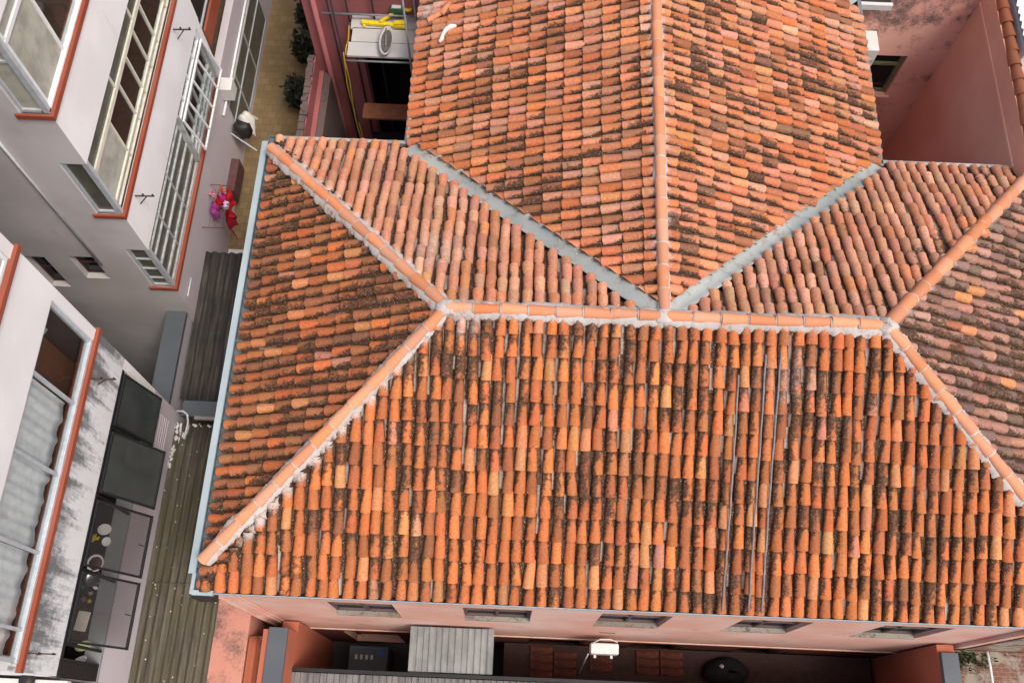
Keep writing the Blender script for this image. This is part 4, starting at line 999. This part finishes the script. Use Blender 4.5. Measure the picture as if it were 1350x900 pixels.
tag(m.build('rope', 'rope'), 'yellow rope hanging down the scaffold corner', 'rope', None, 'thing')
t = thing('mortar_tub', 'white oval tub caked with grey mortar on the scaffold planks', 'tub', (1.68, 11.52, -1.19))
MB().lathe([(.62, 0), (.9, .10), (1.0, .17), (1.03, .18), (.86, .165), (.74, .06)], (0, 0, 0), 26, (.14, .39)).build('body', 'plank', t)
m = MB().lathe([(.8, .07), (.77, .12), (.5, .10), (.02, .085)], (-.0, .04, 0), 22, (.14, .36)); rs = random.Random(1); m.v = [(a, b, c + rs.gauss(0, .008)) for a, b, c in m.v]; m.build('mortar', plain('wet_mortar', (.11, .10, .10), .7, var=.4, scale=30), t)
MB().bar((0, -.1, .12), (-.03, .38, .16), .03, .02).build('trowel', 'stone', t)
t = thing('mitre_saw', 'yellow framed power saw with a green motor on the scaffold', 'power saw', (1.65, 12.02, -1.19))
m = MB(); m.bar((-.55, .05, .06), (.42, -.02, .06), .09, .08); m.bar((-.15, .02, .12), (.28, .32, .22), .06, .06); m.bar((.15, .0, .1), (.4, .02, .1), .1, .12); m.bar((-.5, -.05, .03), (-.5, .12, .03), .05, .05); m.build('frame', 'yellow', t, .01)
m = B(.05, .36, .18, .36, .12, .34); m.build('motor', 'greenp', t, .03); B(.10, .30, .20, .34, .341, .36).build('cover', 'pvc', t, .005)
m = MB().lathe([(.09, -.02), (.09, .02)], (.44, .3, .25), 18); m.build('knob', 'yellow', t)

# ------------------------------------------------------------------ right yard
t = thing('side_wall', 'tall pink party wall with mildew and a barrel tile coping beside the side yard', 'wall')
B(13.86, 14.08, 8.0, 19, GZ, .42).build('body', 'pinkparty', t)
B(13.82, 13.858, 8.3, 12.25, -.12, -.02).build('ledge', 'pinkparty', t, .01)
m = MB(); rs = random.Random(9)
for k in range(30):
    y = 8.2 + k * .34; r0 = .12 * rs.uniform(.95, 1.05); cx = 13.98 + rs.gauss(0, .008)
    m.grid(lambda u, v: (cx + (r0 - .02 * v) * math.sin((u - .5) * 3.2), y + .37 * v, .42 + (r0 - .02 * v) * math.cos((u - .5) * 3.2) + .015 * (1 - v)), 9, 1, (0, 0, -.012))
m.build('coping', stained('coping_clay', (.46, .17, .09), (.11, .07, .05), .62, 3.5, (1, 1, 1)), t)
t = thing('shed', 'neighbouring shed roof of white corrugated sheet behind the pink party wall', 'shed')
corrugated(MB(), 14.13, 18, 10.4, 19, .62, .18, .03, 'x', -.05).build('sheet', 'corrwhite', t); B(14.18, 18, 10.5, 19, GZ, .5).build('wall', 'white', t)

# ------------------------------------------------------------------ front yard
t = thing('canopy', 'grey ribbed metal canopy fixed to the front wall above the yard', 'canopy')
corrugated(MB(), 2.80, 4.48, -.75, .10, -5.0, .13, .028, 'y', .10, 'rib', 3, 0).build('sheet', 'corrgrey', t); MB().box(2.8, 2.84, -.74, .09, -5.13, -5.05).box(4.44, 4.48, -.74, .09, -5.13, -5.05).build('frame', 'alu', t)
t = thing('shed', 'long low shed with a grey ribbed roof along the bottom edge', 'shed')
corrugated(MB(), .30, 13.1, -4.6, -.86, -5.05, .13, .026, 'y', .0, 'rib', 3, 0).build('sheet', 'corrlow', t)
B(.30, 13.1, -.845, -.775, -5.14, -5.0).build('gutter', 'black', t); B(.35, 13.1, -4.5, -.92, GZ, -5.12).build('wall', 'pinkshade', t)
B(.35, 8.0, -.915, -.88, -5.25, -5.13).build('fascia', 'alu', t)
t = thing('air_conditioner', 'white air conditioner hung on the front wall above the dark yard', 'air conditioner', (6.76, -.12, -5.75))
B(-.29, .29, -.12, .10, 0, .34).build('casing', 'acwhite', t, .03)
m = MB()
for x in (-.2, .14): m.box(x, x + .05, -.18, -.122, .02, .06)
m.build('bracket', 'alu', t); m = MB(); m.tube([(-.26, .08, .34), (-.1, .16, .42), (.1, .17, .40), (.26, .12, .37)], .012, 6); m.build('cable', 'pvc', t)
T([(-.33, -.12, .2), (-.34, -.2, -.4), (-.35, -.42, -2.2), (-.35, -.5, -3.7)], .013, 6).build('drain_hose', 'pvc', t)
B(-.15, .18, .262, .268, .62, .68).build('wall_plate', 'maroon', t)
rs = random.Random(31); nt_ = 0
words_ = ('far', 'near')
m0 = MB().grid(lambda u, v: ((v - .5) * .50, .085 * math.sin((u - .5) * 3.0), .085 * math.cos((u - .5) * 3.0) - .01), 8, 1, (0, 0, -.014))
first = None
GYZ = -7.6
tag(B(4.7, 13.0, -.85, .10, GZ, GYZ).build('yard_shelf', plain('shaded_ledge', (.05, .026, .022), .9)), 'dark red ledge in the yard carrying the spare roof tiles', 'ledge', None, 'thing')  # ledge colour carries the shade of the yard
for gx, cols, rows in ((5.55, 2, 4), (7.95, 2, 3), (6.9, 1, 2)):
    for c_ in range(cols):
        for r_ in range(rows):
            o = first if first is None else first.copy()
            if first is None: first = m0.build('roof_tile', 'clayshade'); o = first
            else: COL.objects.link(o)
            o.location = (gx + c_ * .54, -.02 - r_ * .185 - (.15 if cols == 1 else 0) - .1 * c_ * (rows == 4), GYZ + .01); o.rotation_euler.z = rs.gauss(0, .03)
            tag(o, 'spare barrel tile laid on the dark ledge below the front wall', 'roof tile', 'spare roof tiles in the front yard', 'thing')
t = thing('equipment_box', 'dark box with pale and blue fittings in the shaded yard corner', 'cabinet', (1.55, -.25, -8.2))
B(-.45, .45, -.4, .2, -1.4, 0).build('body', 'slate', t, .02); m = MB()
for k in range(4): m.box(-.3 + k * .12, -.24 + k * .12, -.1, .0, .005, .05)
m.build('fitting', 'pvc', t); B(.2, .36, -.02, .12, .005, .08).build('cap', plain('blue_plastic', (.05, .08, .3), .5), t)
t = thing('cabinet', 'grey cabinet with a dark handle in the shaded yard beside the canopy', 'cabinet', (2.75, -.35, -8.0))
B(-.2, .2, -.3, .3, -1.6, 0).build('body', 'lav', t, .02); MB().lathe([(.03, 0), (.035, .05), (.01, .06)], (0, -.05, .003), 12).build('handle', 'black', t)
t = thing('tarpaulin', 'black tarpaulin heaped over something in the dark front yard', 'tarpaulin', (9.7, -.35, -7.6))
m = MB(); rs = random.Random(14); m.lathe([(.52, 0), (.5, .2), (.38, .34), (.2, .42), (.02, .44)], (0, 0, 0), 18, (1, .6)); m.v = [(a + rs.gauss(0, .03), b + rs.gauss(0, .02), c) for a, b, c in m.v]; m.build('sheet', 'dark', t)
MB().grid(lambda u, v: (-.15 + .24 * (u - .5), .1 + .18 * (v - .5), .45 - .8 * ((u - .5) ** 2 + (v - .5) ** 2) + .02 * math.sin(u * 15)), 8, 8, (0, 0, -.01)).build('plastic_scrap', 'lav', t)

# walls at the two bottom corners
tag(MB().box(-.92, -.26, -4, .38, GZ, -4.22).build('parapet', 'pinkold'), 'faded pink concrete parapet with black stains below the front gutter corner', 'parapet', None, 'thing')
t = thing('tile_coping', 'strip of mossy red tiles between the pink parapet and the slate coping', 'coping')
corrugated(MB(), -.24, -.02, -4, -.28, -4.34, .22, .05, 'y', .1, rows=20).build('tile', stained('mossy_clay', (.33, .10, .055), (.09, .08, .05), .65, 4, (1, 1, 1)), t)
B(-.255, -.02, -4, -.26, GZ, -4.43).build('body', 'pinkold', t)
t = thing('yard_wall', 'pink yard wall under a slate coping at the bottom beside the long shed', 'wall')
B(.02, .12, -4, -.14, GZ, -4.24).build('edge_strip', 'orange', t); B(.13, .50, -4, -.10, -4.30, -4.19).build('coping', 'slate', t, .012); MB().box(.16, .50, -3.98, -.11, GZ, -4.302).box(.16, .49, -.109, .12, GZ, -5.2).build('body', 'orange', t)
t = thing('yard_wall', 'orange yard wall under a grey slate coping near the brick wall', 'wall')
B(13.12, 13.45, -4, .11, GZ, -4.32).build('body', 'orange', t); B(13.14, 13.47, -4, -.04, -4.318, -4.20).build('coping', 'slate', t, .012)
t = thing('brick_wall', 'old brick wall with patchy render and creeper at the right corner', 'wall')
B(13.74, 19, .05, .35, GZ, -2.0).build('body', 'brick', t)
B(13.48, 19, -4, .04, GZ, -4.5).build('footing', brick_mat('broken_brick', (.2, .085, .055), (.16, .075, .055), (.22, .19, .155), 3.0, (.25, .22, .175), 'xy'), t)
m = MB(); rs = random.Random(17)
for k in range(200):
    x = 13.5 + abs(rs.gauss(0, .35)); p = Vector((x, .0 - abs(rs.gauss(0, .16)), -4.47 + abs(rs.gauss(0, .05)))); L_ = rs.uniform(.03, .08)
    a = Vector((rs.gauss(0, 1), rs.gauss(0, .5), rs.gauss(0, 1))).normalized(); b_ = a.cross(Vector((rs.gauss(0, .3), -1, rs.gauss(0, .3)))).normalized()
    m.poly([p - a * L_, p + b_ * L_ * .5, p + a * L_, p - b_ * L_ * .5])
m.build('creeper', 'leafl', t)
tag(T([(13.99, .0, -4.1), (14.03, -.25, -4.15), (14.10, -1.2, -4.3)], .025, 8).build('pipe', 'pvc'), 'thin white pipe leaning out in front of the brick wall', 'pipe', None, 'thing')
t = thing('shed', 'pale ribbed shed roof against the near end of the apartment wing', 'shed')
B(-8, XF + .06, -1.47, -1.33, -1.62, -1.45).build('fascia', 'foam', t, .01)
corrugated(MB(), -8, XF + .02, -4, -1.48, -1.55, .2, .02, 'x', 0, rows=6).build('sheet', 'corrwhite', t); B(-8, XF, -3.9, -1.5, GZ, -1.62).build('wall', 'lav', t)
t = MB().lathe([(.10, 0), (.13, .1), (.1, .16), (.02, .17)], (0, 0, 0), 14); o = t.build('vent_cap', 'blackp'); o.location = (-2.95, -1.36, -1.45); tag(o, 'black dome vent on the edge of the pale shed roof', 'vent', None, 'thing')

# ------------------------------------------------------------------ sky, sun, camera
w = bpy.data.worlds.new('World'); scene.world = w; w.use_nodes = True
nt = w.node_tree; bg = nt.nodes['Background']
sky = nt.nodes.new('ShaderNodeTexSky'); sky.sky_type = 'NISHITA'; sky.sun_disc = False
SUN = Vector((.42, -.30, 1.0)).normalized()
el = math.asin(SUN.z); az = math.atan2(SUN.x, SUN.y)
sky.sun_elevation = el; sky.sun_rotation = az; sky.dust_density = 6.0; sky.air_density = 1.0; sky.ozone_density = .4
nt.links.new(sky.outputs[0], bg.inputs[0]); bg.inputs[1].default_value = .15
ld = bpy.data.lights.new('sun', 'SUN'); ld.energy = 1.0; ld.angle = R(14); ld.color = (1, .965, .92)
lo = bpy.data.objects.new('sun', ld); COL.objects.link(lo); lo.rotation_euler = SUN.to_track_quat('Z', 'Y').to_euler()

f_px, p_, r_, y_ = 1233.6486, 0.4008143, 0.03254973, 0.00952866
fw = Vector((0, math.sin(p_), -math.cos(p_))); ri = Vector((1, 0, 0)); up = ri.cross(fw)
c_, s_ = math.cos(r_), math.sin(r_); ri, up = c_ * ri + s_ * up, c_ * up - s_ * ri
Z = Matrix.Rotation(y_, 3, 'Z'); ri, up, fw = Z @ ri, Z @ up, Z @ fw
cd = bpy.data.cameras.new('camera'); cam = bpy.data.objects.new('camera', cd); COL.objects.link(cam)
mw = Matrix((ri, up, -fw)).transposed().to_4x4(); mw.translation = (4.66839, -1.90892, 14.7); cam.matrix_world = mw
cd.sensor_width = 36; cd.lens = 36 * f_px / 1350; cd.clip_end = 500; cd.clip_start = .1
scene.camera = cam
vs = scene.view_settings; vs.view_transform = 'Standard'; vs.look = 'None'; vs.exposure = .52; vs.gamma = 1; vs.use_curve_mapping = False
scene.cycles.max_bounces = 8; scene.cycles.transparent_max_bounces = 12; scene.cycles.use_denoising = True
